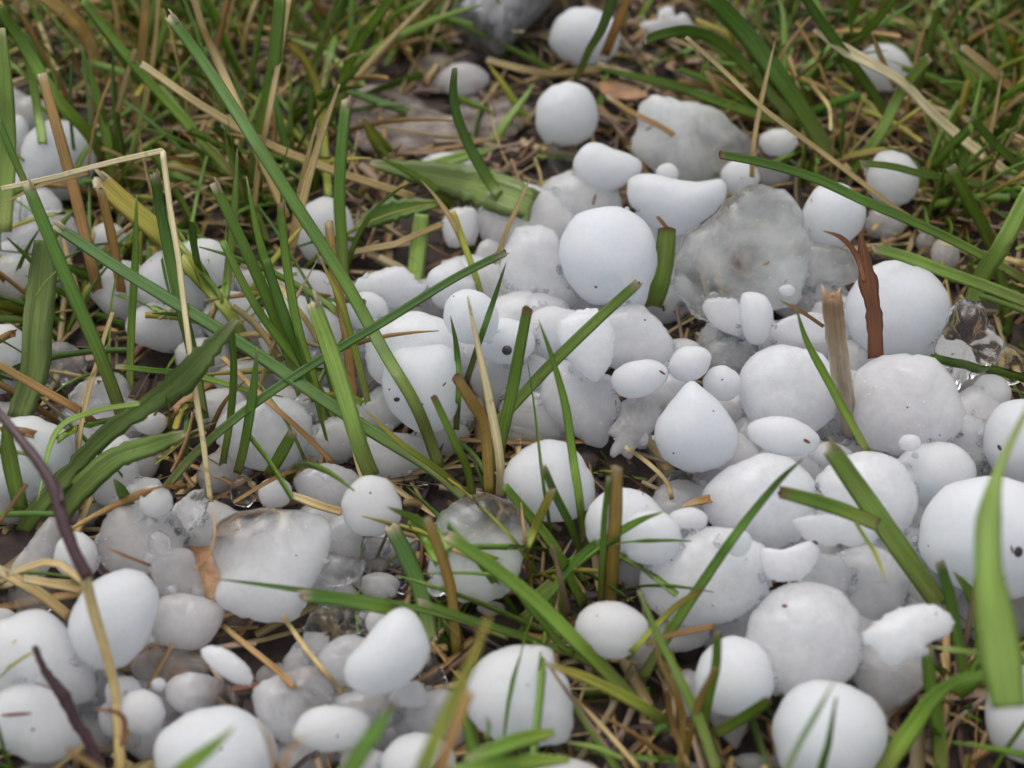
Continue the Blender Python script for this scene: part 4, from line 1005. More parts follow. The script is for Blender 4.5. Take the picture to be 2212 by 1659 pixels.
('blade','l',38,[(2225,410,3.2),(2165,530),(2120,600),(2085,710,.3)],'wide light blade leaning right behind the crystal clear chunk',{'tip':'none','over':False}),
('blade','l',27,[(1890,536,2.8),(1960,556),(2050,590),(2140,622),(2225,655,1)],'light green blade lying over the top of the large stone at right',{}),
('blade','d',18,[(2100,255,3.2),(2150,310),(2220,378,1)],'dark cut blade near the right edge in the upper right',{}),
('straw','s',10,[(2166,148,3.2),(2150,240),(2132,330),(2120,440,.4)],'thin upright straw near the right edge at the top',{'tip':'point'}),
('straw','s',9,[(1795,280,2.4),(1790,230),(1760,190),(1745,160,.6)],'short crooked yellow straw behind the very long thin one',{}),
('stalk','r',36,[(1858,503,3.9),(1872,590),(1888,680),(1892,775,1.4)],'ragged reddish brown dry stalk in front of the large stone at right',{'rag':.3,'roll':.3,'tip':'none','widths':[6,22,30,44,30,36,32,34]}),
('stalk','r',12,[(1777,498,4.0),(1818,514),(1850,552),(1868,610,3.2)],'thin curled reddish brown strip peeling off the ragged stalk',{'tip':'point'}),
('stalk','b',9,[(1680,646,3.0),(1735,676),(1780,706,2.2)],'thin brown fibre pointing left from the cut beige stem',{'tip':'point'}),
('blade','g',19,[(1719,662,3.6),(1742,735),(1782,810),(1825,890),(1875,978,1.2)],'green blade with pointed tip left of the cut beige stem',{'tip':'point'}),
('blade','l',46,[(1792,966,3.6),(1850,1050),(1920,1150),(1980,1235),(2035,1312,.5)],'wide pale green blade with a beige cut end on the right pile',{'roll':.2,'fold':.8}),
('blade','g',32,[(1688,1063,3.2),(1760,1082),(1830,1105),(1900,1135,2.2)],'short wide blade with a notched end on the right pile',{'tip':'brown','roll':.25}),
('blade','y',9,[(1915,1262,2.2),(1893,1200),(1868,1160),(1848,1128,2.6)],'tiny drooping yellow shoot under the wide pale blade',{'tip':'point'}),
('blade','l',70,[(2180,1530,4.8),(2163,1430),(2148,1330),(2136,1230),(2136,1120),(2160,1010),(2225,870,6.4)],'blurred broad foreground blade hanging down at the right edge',{'tip':'none','widths':[72,92,84,58,54,20,10],'roll':.1,'fold':.6}),
('straw','k',13,[(2122,1205,3.0),(2104,1290),(2082,1410,.3)],'brown speckled straw left of the blurred foreground blade',{'tip':'none'}),
('blade','d',24,[(2030,1215,2.8),(2052,1290),(2072,1400),(2092,1500,.2)],'dark blade left of the speckled straw at lower right',{}),
('blade','g',26,[(2060,1235,1.8),(2095,1280),(2115,1340),(2120,1420,.2)],'short green blade behind the speckled straw',{'tip':'point'}),
('blade','g',30,[(2120,1458,3.2),(2060,1474),(2010,1515),(1965,1580),(1890,1680,.8)],'arched green blade curving to the bottom at lower right',{'tip':'none','widths':[22,26,34,40,46]}),
('blade','g',30,[(2003,1398,2.0),(2010,1480),(2025,1560),(2035,1670,.3)],'upright green blade right of the large bottom ball',{}),
('blade','l',14,[(2010,1396,2.2),(2070,1405),(2130,1412,2.4)],'small pale leaf strip bridging blades at the lower right',{'tip':'point'}),
('blade','t',13,[(1805,1465,4.4),(1770,1530),(1730,1600),(1690,1680,4.0)],'thin teal blade in front of the large bottom ball',{'tip':'point'}),
('blade','g',24,[(1660,1512,2.6),(1610,1548),(1540,1588,.6)],'short green blade with a reddish cut tip below the round stone',{'tip':'brown'}),
('blade','g',21,[(1550,1366,3.2),(1546,1440),(1530,1510),(1515,1600,.3)],'upright cut blade before the round stone at lower right',{}),
('stalk','o',15,[(1546,1442,3.0),(1505,1530),(1478,1650,.2)],'ochre stalk leaning against the upright cut blade',{'tip':'none'}),
('stalk','b',14,[(1490,1660,.2),(1452,1560),(1440,1490,1.6)],'reddish brown stub at the bottom among the ochre stalks',{'tip':'none'}),
('blade','y',30,[(1057,1330,6.6),(1022,1420),(975,1520),(930,1620),(895,1720,5.4)],'tall blurred foreground blade with yellow tip at the bottom',{'tip':'none','widths':[8,20,28,34,44]}),
('stalk','b',26,[(1012,1490,5.4),(985,1570),(960,1640),(945,1720,4.8)],'brown blurred stalk beside the tall foreground blade',{'tip':'none'}),
('blade','d',36,[(857,1514,5.2),(810,1580),(770,1640),(725,1720,4.6)],'dark torn foreground blade with a reddish point at the bottom',{'tip':'brown','widths':[4,34,40,36]}),
('blade','g',36,[(506,1570,5.0),(460,1612),(400,1660),(370,1700,4.4)],'pointed green foreground blade over the large stone at bottom left',{'tip':'point','widths':[4,24,38,44]}),
('stalk','b',11,[(556,1550,4.8),(580,1600),(598,1680,4.2)],'small forked brown sprig at the bottom left of centre',{'tip':'point'}),
('straw','s',24,[(-8,1228,2.0),(80,1278),(150,1332,1.0)],'thick straw lying at the left edge pointing to the egg shaped stone',{}),
('straw','s',16,[(15,1240,2.2),(95,1214),(130,1218),(182,1258,2.0)],'kinked straw over the greenish ice at the left edge',{'sharp':True}),
('straw','s',20,[(50,1250,1.8),(120,1262),(178,1274,1.8)],'short flat straw between the kinked and the thick one at left',{}),
('twig','r',7,[(215,1176,2.4),(270,1200),(326,1222,1.8)],'fine reddish filament lying on the pinkish slab',{'tip':'point'}),
('twig','b',5,[(455,1085,1.4),(464,1135),(455,1190),(418,1232,1.6)],'hair thin curved brown fibre ending on the pink ice',{'tip':'point'}),
('stalk','b',19,[(-10,784,2.2),(80,836),(165,884),(205,915,.8)],'orange brown stalk entering from the left edge',{'fold':.5,'tip':'none'}),
('leaf','m',56,[(98,520,3.0),(92,600),(82,700),(75,800),(40,905,.8)],'wide veined leaf standing near the left edge',{'tip':'none','widths':[46,58,62,60,50],'rag':.15}),
('leaf','n',56,[(512,690,3.2),(440,770),(390,825),(320,875),(240,930),(160,1010),(80,1100),(50,1150,.5)],'long crumpled weed leaf folded across the left side',{'tip':'leaf','widths':[14,52,62,40,42,36,38,34],'rag':.35,'roll':.3,'fold':1.3}),
('leaf','n',60,[(398,938,2.6),(330,962),(250,990),(180,1050),(120,1120,.5)],'lower weed leaf with a brown nibbled spot on the left',{'tip':'leaf','widths':[20,44,50,54,44],'rag':.25,'fold':.6}),
('leaf','l',13,[(80,1085,1.4),(120,935),(200,890),(300,872,2.6)],'thin curved runner arching left from the crumpled leaf',{'tip':'point'}),
('leaf','l',36,[(10,900,3.0),(22,1000),(48,1110,.6)],'upright leaf at the left edge behind the purple stem',{'tip':'point'}),
('leaf','d',26,[(245,1035,2.0),(268,1070),(285,1100,.4)],'small dark pointed leaf between the stones at the left',{'tip':'point'}),
('blade','g',13,[(250,791,2.4),(330,800),(408,808),(520,838),(610,862,.5)],'slim blade with a white frayed tip lying across the left middle',{}),
('blade','g',25,[(462,395,4.4),(540,560),(600,700),(655,860,.5)],'green blade with a forked tip in the central left tuft',{}),
('blade','l',20,[(513,320,4.2),(506,450),(496,560),(480,690,.6)],'light upright blade left of the central tuft',{'tip':'point'}),
('blade','g',23,[(532,380,4.2),(560,520),(600,640),(645,760),(690,890,.4)],'green blade second from the left in the central tuft',{'tip':'point'}),
('blade','g',20,[(606,440,4.0),(618,560),(642,700),(680,830),(705,935,.3)],'slender blade with brown tip in the middle of the central tuft',{'tip':'brown'}),
('blade','d',22,[(575,560,3.4),(612,680),(660,790),(725,910,.3)],'dark blade low in the central tuft',{'tip':'none'}),
('blade','d',22,[(556,748,2.8),(546,850),(530,950),(512,1025,.3)],'dark upright blade over the broad whitish stone at left',{'tip':'point'}),
('blade','g',16,[(500,710,3.0),(505,800),(498,900),(480,1010,.3)],'thin green blade beside the dark upright one at left',{'tip':'none'}),
('blade','g',26,[(632,935,1.8),(605,985),(580,1028,.4)],'short stubby blade at the foot of the central tuft',{'tip':'cut'}),
('stalk','b',22,[(710,480,3.0),(722,590),(745,700),(765,870,.3)],'orange brown stub standing before the lone stone',{'fold':.5}),
('blade','y',16,[(685,545,3.4),(735,650),(768,760),(800,890,.4)],'yellowish blade along the right side of the central tuft',{'tip':'point'}),
('blade','d',18,[(652,610,3.0),(690,720),(715,820),(735,930,.3)],'short dark blade inside the central tuft',{'tip':'point'}),
('blade','g',18,[(480,520,3.2),(540,640),(600,730),(680,830),(740,930,.3)],'green blade curving right into the foot of the central tuft',{'tip':'none'}),
('straw','s',12,[(570,560,1.6),(620,640),(660,690),(700,760,.8)],'straw slanting inside the central tuft',{'tip':'none'}),
('stalk','b',12,[(480,770,1.4),(560,850),(650,930),(720,1000,.5)],'pinkish brown runner stem behind the central tuft',{'tip':'none'}),
('straw','b',9,[(505,1085,1.2),(600,1030),(690,1000,.8)],'thin brown straw above the small white stone near the centre left',{'tip':'none'}),
('straw','s',19,[(632,1070,1.2),(690,1092),(738,1106,1.2)],'short thick straw between the milky stone and the rimmed slab',{}),
('stalk','o',26,[(984,812,3.0),(1018,866),(1048,925),(1058,1070,.3)],'jointed ochre stalk left of the upright pale straw',{'roll':.2,'fold':.6,'tip':'brown'}),
('blade','d',14,[(1094,564,3.8),(1066,650),(1035,740),(1008,820,.6)],'dark slender blade in front of the small white ball',{'tip':'point'}),
('blade','d',15,[(973,682,3.2),(986,750),(990,830),(985,930,.3)],'dark spotted blade at the right of the speckled stone',{'tip':'point'}),
('blade','g',24,[(836,1095,2.6),(890,1118),(940,1150),(985,1205,.5)],'green pointed blade beginning on the white disc',{'tip':'point'}),
('stalk','o',24,[(922,1120,3.2),(952,1195),(975,1280),(988,1410,.3)],'yellow brown stalk with a frayed top in front of the greenish disc',{'roll':.2,'fold':.6}),
('blade','t',38,[(845,1138,1.4),(880,1205),(910,1280),(932,1390,.2)],'flat dark blade right of the white disc',{'roll':.15,'fold':.5}),
('blade','g',36,[(890,1120,1.2),(930,1170),(965,1230,.3)],'short broad blade behind the yellow brown stalk',{'tip':'none'}),
('straw','k',16,[(1192,1178,3.0),(1208,1240),(1228,1335,.3)],'pinkish dry straw pointing up in the lower middle tuft',{'tip':'point','widths':[4,12,20]}),
('blade','y',20,[(1193,1060,2.6),(1160,1130),(1128,1205,.4)],'short yellow green blade above the right rim of the greenish disc',{}),
('blade','g',22,[(1090,1050,1.8),(1140,1110),(1190,1170),(1240,1250,.3)],'blade descending behind the greenish disc',{'tip':'none'}),
('blade','g',24,[(1200,1175,2.2),(1228,1240),(1262,1310,.2)],'short green blade in the lower middle tuft',{'tip':'point'}),
('blade','d',18,[(1290,1170,2.2),(1240,1215),(1180,1290),(1120,1340,.3)],'dark blade sloping left in the lower middle tuft',{'tip':'none'}),
('blade','g',18,[(1120,1280,1.6),(1170,1340),(1220,1400),(1290,1440,.3)],'green blade sloping right under the thick blade',{'tip':'none'}),
('blade','l',44,[(1441,492,2.6),(1436,550),(1424,615),(1405,670,.2)],'short wide light green stub with a torn brown top beside the biggest ball',{'tip':'brown','roll':.15,'fold':.5}),
('stalk','b',8,[(1420,468,2.8),(1432,482),(1445,498,2.5)],'tiny brown crumb clinging to the torn top of the wide green stub',{'tip':'none'}),
('leaf','g',38,[(1000,1640,2.6),(1060,1622),(1120,1600),(1198,1582,2.4)],'weed leaf under the large white stone at the bottom centre',{'tip':'leaf'}),
('leaf','g',36,[(950,1662,2.2),(1040,1658),(1120,1648),(1230,1640,2.2)],'second weed leaf along the bottom edge at the centre',{'tip':'leaf'}),
('leaf','l',10,[(1050,1545,3.2),(1056,1570),(1048,1600,2.6)],'small sprout standing before the large white stone at the bottom',{'tip':'point'}),
('blade','l',11,[(1222,1602,1.6),(1290,1615),(1350,1640,1.0)],'thin light runner crossing the tiny clear bead at the bottom',{'tip':'point'}),
('straw','s',12,[(1235,1500,.8),(1310,1580),(1380,1660,.8)],'pale straw lying in the dark gap at the bottom right of centre',{'tip':'point'}),
('straw','k',8,[(1180,1430,1.6),(1250,1530),(1330,1640,.6)],'thin brown straw right of the large bottom centre stone',{'tip':'none'}),
('straw','s',12,[(610,1330,.5),(660,1400),(700,1450),(740,1500,.5)],'straw in the dirt gap left of the clear bubbly lump',{'tip':'none'}),
('straw','b',14,[(480,1350,.4),(540,1400),(600,1450),(650,1500,.4)],'brown straw across the dirt gap at the lower left',{'tip':'none'}),
('straw','s',10,[(1350,965,.5),(1400,1000),(1440,1040),(1452,1080,.5)],'curved brown straw in the dirt gap left of the teardrop stone',{'tip':'none'}),
('straw','b',20,[(1470,1095,.8),(1510,1082),(1545,1075,.8)],'flat reddish straw leaf above the small flat white stone',{'tip':'point'}),
('straw','b',13,[(1395,1390,1.2),(1450,1372),(1545,1352,1.0)],'tan stalk lying right of the glossy pale stone',{'tip':'none'}),
]
for what, colr, w, pts, lab, opt in BLADE_TABLE:
    blade(what, colr, w, pts, lab, **opt)

# ------------------------------------------------------------------ purple stem with its straw sheath, cut stem, dark twigs
def tube(name, pts, radii_px, cols, mat, parent=None, bump=0.12, seed=1, loc=None):
    path = path_of(pts)
    n = len(path)
    R = []
    for i in range(n):
        t = i / (n - 1) * (len(radii_px) - 1); k = min(len(radii_px) - 2, int(t))
        R.append((radii_px[k] + (radii_px[k + 1] - radii_px[k]) * (t - k)) * pxsize(path[i]))
    V, F, C, U = tube_mesh(path, R, cols, seed, bump)
    return finish(name, V, F, C, U, mat, path[-1].copy() if parent is None else path[-1], parent)
e = bpy.data.objects.new('plant_stem', None); COL.objects.link(e); e.location = at(265, 1659, .8); e.empty_display_size = .005
tag(e, 'dark purple stem turning into a pale straw sheath in front of the egg shaped stone', 'stem')
tube('purple_stem', [(-8, 885, 4.2), (60, 968), (112, 1045), (135, 1120), (160, 1190), (190, 1248, 3.2)], [9, 11, 13, 14, 13, 14], PAL['p'], M_TWIG, e, .12, 3)
tube('straw_sheath', [(182, 1232, 3.25), (200, 1310), (226, 1400), (250, 1500), (262, 1675, .8)], [12, 12, 11, 10, 13], PAL['s'], M_TWIG, e, .10, 5)
tube('thorn', [(130, 1042, 3.9), (132, 1060), (134, 1085, 3.8)], [0.8, 4, 6], PAL['p'], M_TWIG, e, .1, 6)
t = tube('twig', [(74, 1396, 2.6), (98, 1450), (135, 1500), (165, 1560), (200, 1620), (212, 1690, 1.0)], [6, 8, 15, 11, 12, 15], PAL['p'], M_TWIG, None, .35, 9)
tag(t, 'gnarled dark purple twig over the lower left corner stone', 'twig'); check_label(t['label'])
t = tube('twig', [(212, 1533, 2.6), (248, 1537), (270, 1558), (262, 1612, 1.9)], [4, 5, 5, 4], PAL['r'], M_TWIG, None, .2, 11)
tag(t, 'short curled brown twig touching the straw stem at the bottom left', 'twig'); check_label(t['label'])
cs = tube('cut_stem', [(1797, 640, 3.7), (1808, 740), (1823, 840), (1838, 935, .6)], [21, 22, 22, 17], ((0.40, 0.31, 0.22), (0.50, 0.40, 0.28), (0.30, 0.17, 0.08)), M_TWIG, None, .10, 21)
tag(cs, 'hollow beige stem with a brown broken top beside the ragged brown stalk', 'stem'); check_label(cs['label'])
for i, (dx, l) in enumerate(((-17, 26), (14, 18), (2, 9))):
    f = tube('splinter', [(1797 + dx * 1.3, 640 - l, 3.8), (1797 + dx, 640 - l * .3, 3.75), (1799 + dx * .8, 655, 3.6)], [1.5, 5, 7], PAL['k'], M_TWIG, cs, .1, 30 + i)
fw = [((530, 1600, 4.5), (556, 1655), (560, 1690, 4.2))]
f = tube('twig', [(655, 1590, 4.6), (625, 1625), (605, 1680, 4.2)], [3, 4, 5], PAL['b'], M_TWIG, None, .1, 41)
tag(f, 'brown side shoot right of the small forked sprig at the bottom', 'twig'); check_label(f['label'])

# ------------------------------------------------------------------ weathered wood, clay, dead leaf scraps
def wood():
    A = at(1030, 75, 1.0); B = at(1178, -75, 1.2)
    T = (B - A).normalized(); up = Vector((0, 0, 1)); s = T.cross(up).normalized(); u = s.cross(T)
    V, F = [], []
    n, m = 16, 30
    L_ = (B - A).length
    for i in range(n):
        for j in range(m):
            a = 2 * pi * j / m
            sq = 1 / max(abs(cos(a)), abs(sin(a))) ** 0.55
            ridge = 1 + 0.10 * noise.noise(Vector((cos(a) * 5, sin(a) * 5, i * 0.12))) + 0.05 * noise.noise(Vector((cos(a) * 14, sin(a) * 14, i * 0.1)))
            rx, ry = 0.0078 * sq * ridge, 0.0068 * sq * ridge
            end = 0
            if i == 0: end = 0.0022 * noise.noise(Vector((cos(a) * 4, sin(a) * 4, 7))) - 0.002 * cos(a)
            V.append(A + T * (L_ * i / (n - 1) + end) + s * cos(a) * rx + u * sin(a) * ry)
    for i in range(n - 1):
        for j in range(m):
            F.append((i * m + j, i * m + (j + 1) % m, (i + 1) * m + (j + 1) % m, (i + 1) * m + j))
    V.append(A + T * 0.001); V.append(B)
    for j in range(m):
        F.append(((j + 1) % m, j, n * m)); F.append(((n - 1) * m + j, (n - 1) * m + (j + 1) % m, n * m + 1))
    loc = (A + B) / 2
    o = mesh_obj('wood_chunk', [v - loc for v in V], F, M_WOOD, loc=loc)
    tag(o, 'grey weathered piece of wood lying on bare soil at the top', 'wood')
wood()
def slabpiece(name, pts, base, mat, depth, label, cat, kind=None, group=None, jag=.08):
    k = len(STONES)
    KIND['x'] = (mat, depth, .5, .95, .05, jag, 0)
    seedc[0] += 1
    o = None
    out, c = outline_of(pts, seedc[0] * 1.7, jag, .05)
    P = at(c[0], c[1], base)
    nrm = Vector((0, 0, 1))
    rim = [on_plane(p[0], p[1], P, nrm) - P for p in out]
    n = len(rim); V = []; F = []
    R = min(max(r.length for r in rim), 0.02)
    rings = [0.0, .3, .6, .85, .97, 1.0]
    for sgn in (1, -1):
        for q in rings:
            for r in rim:
                h = depth * R * (1 - q ** 4) ** 0.5 * sgn
                w = r * q + nrm * h
                w += nrm * (0.06 * R * noise.noise(w * 260 + Vector((seedc[0], 0, 0))) + 0.10 * R * noise.noise(w * 90))
                V.append(w)
    m = len(rings)
    for sgn in range(2):
        b = sgn * m * n
        for k in range(m - 1):
            for i in range(n):
                f = (b + k * n + i, b + k * n + (i + 1) % n, b + (k + 1) * n + (i + 1) % n, b + (k + 1) * n + i)
                F.append(f if sgn else f[::-1])
    o = mesh_obj(name, V, F, mat, loc=P)
    import bmesh
    bm = bmesh.new(); bm.from_mesh(o.data); bmesh.ops.remove_doubles(bm, verts=bm.verts, dist=1e-6); bmesh.ops.recalc_face_normals(bm, faces=bm.faces); bm.to_mesh(o.data); bm.free()
    tag(o, label, cat, group, kind)
    if label: check_label(label)
    return o
slabpiece('clay_patch', [(738, 215), (800, 188), (880, 200), (925, 235), (1005, 262), (1000, 300), (930, 318), (860, 345), (790, 330), (750, 290)], 0.02, M_CLAY, .10, 'pale crusted clay patch on the bare soil at the top', 'clay')
slabpiece('clay_patch', [(975, 228), (1040, 205), (1110, 215), (1150, 240), (1120, 290), (1050, 300), (990, 275)], 0.0, M_CLAY, .09, 'smaller clay patch below the pinkish white stone on the soil', 'clay')
slabpiece('clay_patch', [(900, 130), (960, 118), (1000, 160), (960, 200), (890, 185)], .06, M_CLAY, .08, 'small clay crust left of the pinkish white stone on the soil', 'clay')
slabpiece('dead_leaf', [(400, 1180), (440, 1165), (470, 1200), (480, 1260), (470, 1300), (430, 1290), (425, 1230)], .35, M_DEADLEAF, .05, 'orange dead leaf scrap left of the large rimmed slab', 'leaf')
slabpiece('dead_leaf', [(250, 1420), (300, 1385), (350, 1400), (400, 1440), (380, 1490), (300, 1500), (260, 1460)], .3, M_DEADLEAF, .05, 'orange dead leaf under the brownish clear ice at lower left', 'leaf')
slabpiece('dead_leaf', [(1300, 175), (1370, 190), (1400, 210), (1350, 215), (1300, 200)], .6, M_DEADLEAF, .05, 'small brown dead leaf right of the egg shaped stone', 'leaf')

# ------------------------------------------------------------------ dirt specks frozen on the stones
bpy.context.view_layer.update()
SPECKS = [(1095, 757, 11, 11, 0, 'grey'), (2200, 1192, 9, 12, 10, 'dark'), (1761, 1172, 7, 7, 0, 'dark'), (1287, 620, 4.5, 4.5, 0, 'dark'), (1393, 691, 3.5, 3.5, 0, 'dark'),
 (1455, 979, 3.5, 3.5, 0, 'dark'), (1743, 953, 9, 3.5, 30, 'red'), (2159, 967, 4, 7, -20, 'dark'), (1695, 1309, 7, 4, 20, 'red'), (1284, 430, 3.5, 14, 15, 'brown'),
 (781, 651, 10, 7, 10, 'brown'), (857, 863, 9, 5, -15, 'dark'), (841, 841, 5, 4, 0, 'red'), (912, 873, 4, 3, 0, 'brown'), (71, 1576, 5, 5, 0, 'red'), (371, 1273, 5, 5, 0, 'red'),
 (729, 1590, 4, 4, 0, 'red'), (1402, 277, 9, 3, -25, 'straw'), (1655, 568, 8, 4, -25, 'straw'), (35, 1543, 33, 4, -5, 'red'), (95, 1482, 22, 3.5, 20, 'red'),
 (1668, 703, 3, 3, 0, 'dark'), (1541, 888, 3, 3, 0, 'dark'), (712, 1520, 3, 3, 0, 'red'), (353, 1406, 5, 2.5, 20, 'dark'), (1451, 1210, 4, 3, 0, 'dark'), (1540, 1308, 3, 3, 0, 'dark'),
 (1960, 880, 3, 3, 0, 'dark'), (2030, 940, 3, 3, 0, 'dark'), (2022, 1326, 3, 4, 0, 'dark'), (2186, 1187, 2.5, 9, -10, 'red'), (960, 830, 7, 2, -30, 'red'), (980, 640, 3, 3, 0, 'dark'),
 (1290, 1330, 3, 3, 0, 'dark'), (1140, 1480, 3, 3, 0, 'dark'), (1330, 870, 2.5, 9, 0, 'straw'), (1431, 805, 10, 2.5, 20, 'red'), (1560, 820, 3, 3, 0, 'dark'), (640, 1200, 3, 3, 0, 'dark'), (800, 1065, 3, 4, 0, 'dark'),
 (2170, 1250, 3, 3, 0, 'dark'), (1846, 1245, 4, 3, 0, 'red'), (1850, 960, 3, 3, 0, 'dark'), (1500, 1040, 3, 3, 0, 'dark')]
for sx, sy, rx, ry, rot, mk in SPECKS:
    if rx < 6 and ry < 6: rx, ry = rx * .72, ry * .66
    d = raydir(sx, sy).normalized()
    loc, nrm, idx, dist = TREE.ray_cast(CAM, d)
    if loc is None: continue
    own = OWN[idx]
    if nrm.dot(d) > 0: nrm = -nrm
    ps = pxsize(loc)
    a = radians(rot)
    ax = (RGT * cos(a) - UPV * sin(a)); ax = (ax - nrm * ax.dot(nrm)).normalized(); ay = nrm.cross(ax)
    V, F = [], []
    n = 12
    for k, (q, h) in enumerate(((1.0, -.25), (1.0, .1), (.65, .42))):
        for i in range(n):
            t = 2 * pi * i / n
            j = 1 + 0.22 * noise.noise(Vector((cos(t) * 2, sin(t) * 2, sx)))
            V.append(ax * cos(t) * rx * q * ps * j + ay * sin(t) * ry * q * ps * j + nrm * h * min(rx, ry) * ps)
    V.append(nrm * 0.5 * min(rx, ry) * ps)
    for k in range(2):
        for i in range(n): F.append((k * n + i, k * n + (i + 1) % n, (k + 1) * n + (i + 1) % n, (k + 1) * n + i))
    for i in range(n): F.append((2 * n + i, 2 * n + (i + 1) % n, 3 * n))
    mesh_obj('seed' if mk == 'grey' else 'dirt_speck', V, F, M_SPECK[mk], parent=own, loc=loc - own.location)

# ------------------------------------------------------------------ stuff: thatch, background grass, crumbs
def near_stone(px, py, f=1.0):
    for _, (cx, cy, rx, ry) in STONES:
        if ((px - cx) / rx) ** 2 + ((py - cy) / ry) ** 2 < f: return True
    return False
def region(px, py):
    """how grassy the lawn is here (0 bare .. 1 thick) -- the turf has bare spots where the soil shows"""
    if py > 1750 or py < -900 or px < -900 or px > 3100: return 0.35
    g = 0.0
    if px < 640 and py < 330: g = 1.0
    elif px < 760 and py < 760: g = 0.65
    elif 640 <= px < 1160 and py < 150: g = 0.7 if px < 980 else .1
    elif 700 < px < 1200 and py < 480: g = 0.10
    elif px >= 1480 and py < 360: g = 1.1
    elif px >= 1700 and py < 560: g = 1.0
    elif px >= 1980 and py < 760: g = 0.8
    elif 1160 <= px < 1480 and py < 260: g = 0.35
    elif px < 750 and py < 1080: g = 0.45
    elif px > 1950 and py > 1380: g = 0.45
    elif 1180 < px < 1520 and py > 1400: g = 0.22
    elif 900 < px < 1350 and 980 < py < 1420: g = 0.5
    elif px < 0 or px > PW or py < 0: g = 0.9
    else: g = 0.06
    return g
class Buf:
    def __init__(s): s.V, s.F, s.C, s.U = [], [], [], []
    def add(s, m):
        V, F, C, U = m
        b = len(s.V)
        s.V.extend(V); s.F.extend([tuple(b + i for i in f) for f in F]); s.C.extend(C); s.U.extend(U)
def simple_blade(path, w, cols, seed, normal, tip=True):
    """thin three-sided section, enough for blades that are a few pixels wide"""
    V, F, C, U = [], [], [], []
    n = len(path)
    for i, p in enumerate(path):
        T = (path[min(n - 1, i + 1)] - path[max(0, i - 1)]).normalized()
        s = T.cross(normal)
        if s.length < 1e-3: s = Vector((1, 0, 0))
        s.normalize(); nr = s.cross(T)
        t = i / (n - 1)
        k = (1 - t ** 3 * 0.85) if tip else 1 - 0.15 * t
        c = lerp3(cols[0], cols[1], t * 2) if t < .5 else lerp3(cols[1], cols[2], t * 2 - 1)
        for (a, b), uu in zip(((-1, 0), (0, -.35), (1, 0), (0, -.5)), (0, .5, 1, .5)):
            V.append(p + s * a * w * k + nr * b * w * k); C.append(c); U.append((uu, t * 3 + seed % 7))
    for i in range(n - 1):
        for j in range(4): F.append((i * 4 + j, i * 4 + (j + 1) % 4, i * 4 + 4 + (j + 1) % 4, i * 4 + 4 + j))
    return V, F, C, U
gr, th = Buf(), Buf()
R2 = random.Random(23)
def rand_ground():
    # over the whole lawn that can be seen, a bit beyond the frame too
    x = R2.uniform(-0.24, 0.24); y = R2.uniform(-0.17, 0.34)
    return x, y
cnt = 0; tries = 0
while cnt < 5000 and tries < 90000:
    tries += 1
    x, y = rand_ground()
    if abs(x) > 0.13 + max(0, y) * 0.45 and R2.random() < 0.4: continue
    px, py = project(Vector((x, y, 0)))
    inside = -100 < px < PW + 100 and -150 < py < PH + 60
    if R2.random() > region(px, py): continue
    L_ = R2.uniform(0.014, 0.050) if not inside or py < 350 else R2.uniform(0.010, 0.034)
    az = R2.uniform(0, 2 * pi)
    lean = R2.uniform(0.1, 1.25)
    d = Vector((cos(az) * sin(lean), sin(az) * sin(lean), cos(lean)))
    p = Vector((x, y, ground_h(x, y) - 0.001)); path = [p.copy()]
    bend = R2.uniform(0.1, 0.8)
    for k in range(6):
        d = (d + Vector((0, 0, -1)) * bend / 6 + Vector((R2.gauss(0, .05), R2.gauss(0, .05), 0))).normalized()
        p = p + d * L_ / 6
        p.z = max(p.z, 0.0008)
        path.append(p.copy())
    if inside:
        bad = False
        for q in path[1:]:
            a, b = project(q)
            if near_stone(a, b, 1.08): bad = True; break
        if bad and R2.random() < (0.965 if px < 760 and py < 1050 else 2): continue
    u = R2.random()
    key = 'g' if u < .30 else 'd' if u < .42 else 'l' if u < .53 else 'y' if u < .66 else 's' if u < .86 else 'b'
    j = R2.uniform(.75, 1.2)
    cols = [tuple(c * j for c in q) for q in PAL[key]]
    nv = Vector((R2.gauss(0, 1), -1.0 + R2.gauss(0, .6), 1.0)).normalized()
    gr.add(simple_blade(path, R2.uniform(0.0004, 0.0014) * (0.7 if key in 'sb' else 1), cols, cnt, nv, R2.random() < .6))
    cnt += 1
TUFTS = [(700, 960, 60, 46, 1), (640, 860, 60, 26, 1), (1240, 1300, 70, 40, 1), (1065, 1080, 50, 24, 1), (2085, 1510, 70, 34, 1), (60, 1120, 60, 26, .8), (1460, 1665, 60, 26, 1.1), (470, 690, 70, 18, .9), (250, 640, 90, 20, .9),
         (130, 690, 80, 20, .9), (980, 1400, 60, 26, .8), (1120, 1640, 80, 24, .5), (1440, 690, 40, 22, .5), (2100, 700, 60, 30, 1), (930, 1200, 40, 16, .6), (300, 1000, 60, 24, .8), (560, 430, 80, 40, 1.2), (230, 420, 70, 34, 1.3), (1320, 1000, 40, 6, .4), (20, 650, 50, 22, 1),
         (420, 860, 60, 24, .8), (1780, 380, 60, 30, 1), (2050, 420, 90, 40, 1), (1680, 230, 80, 46, 1.2), (2150, 250, 90, 46, 1.2), (400, 120, 120, 50, 1.3), (850, 90, 60, 26, 1.1)]
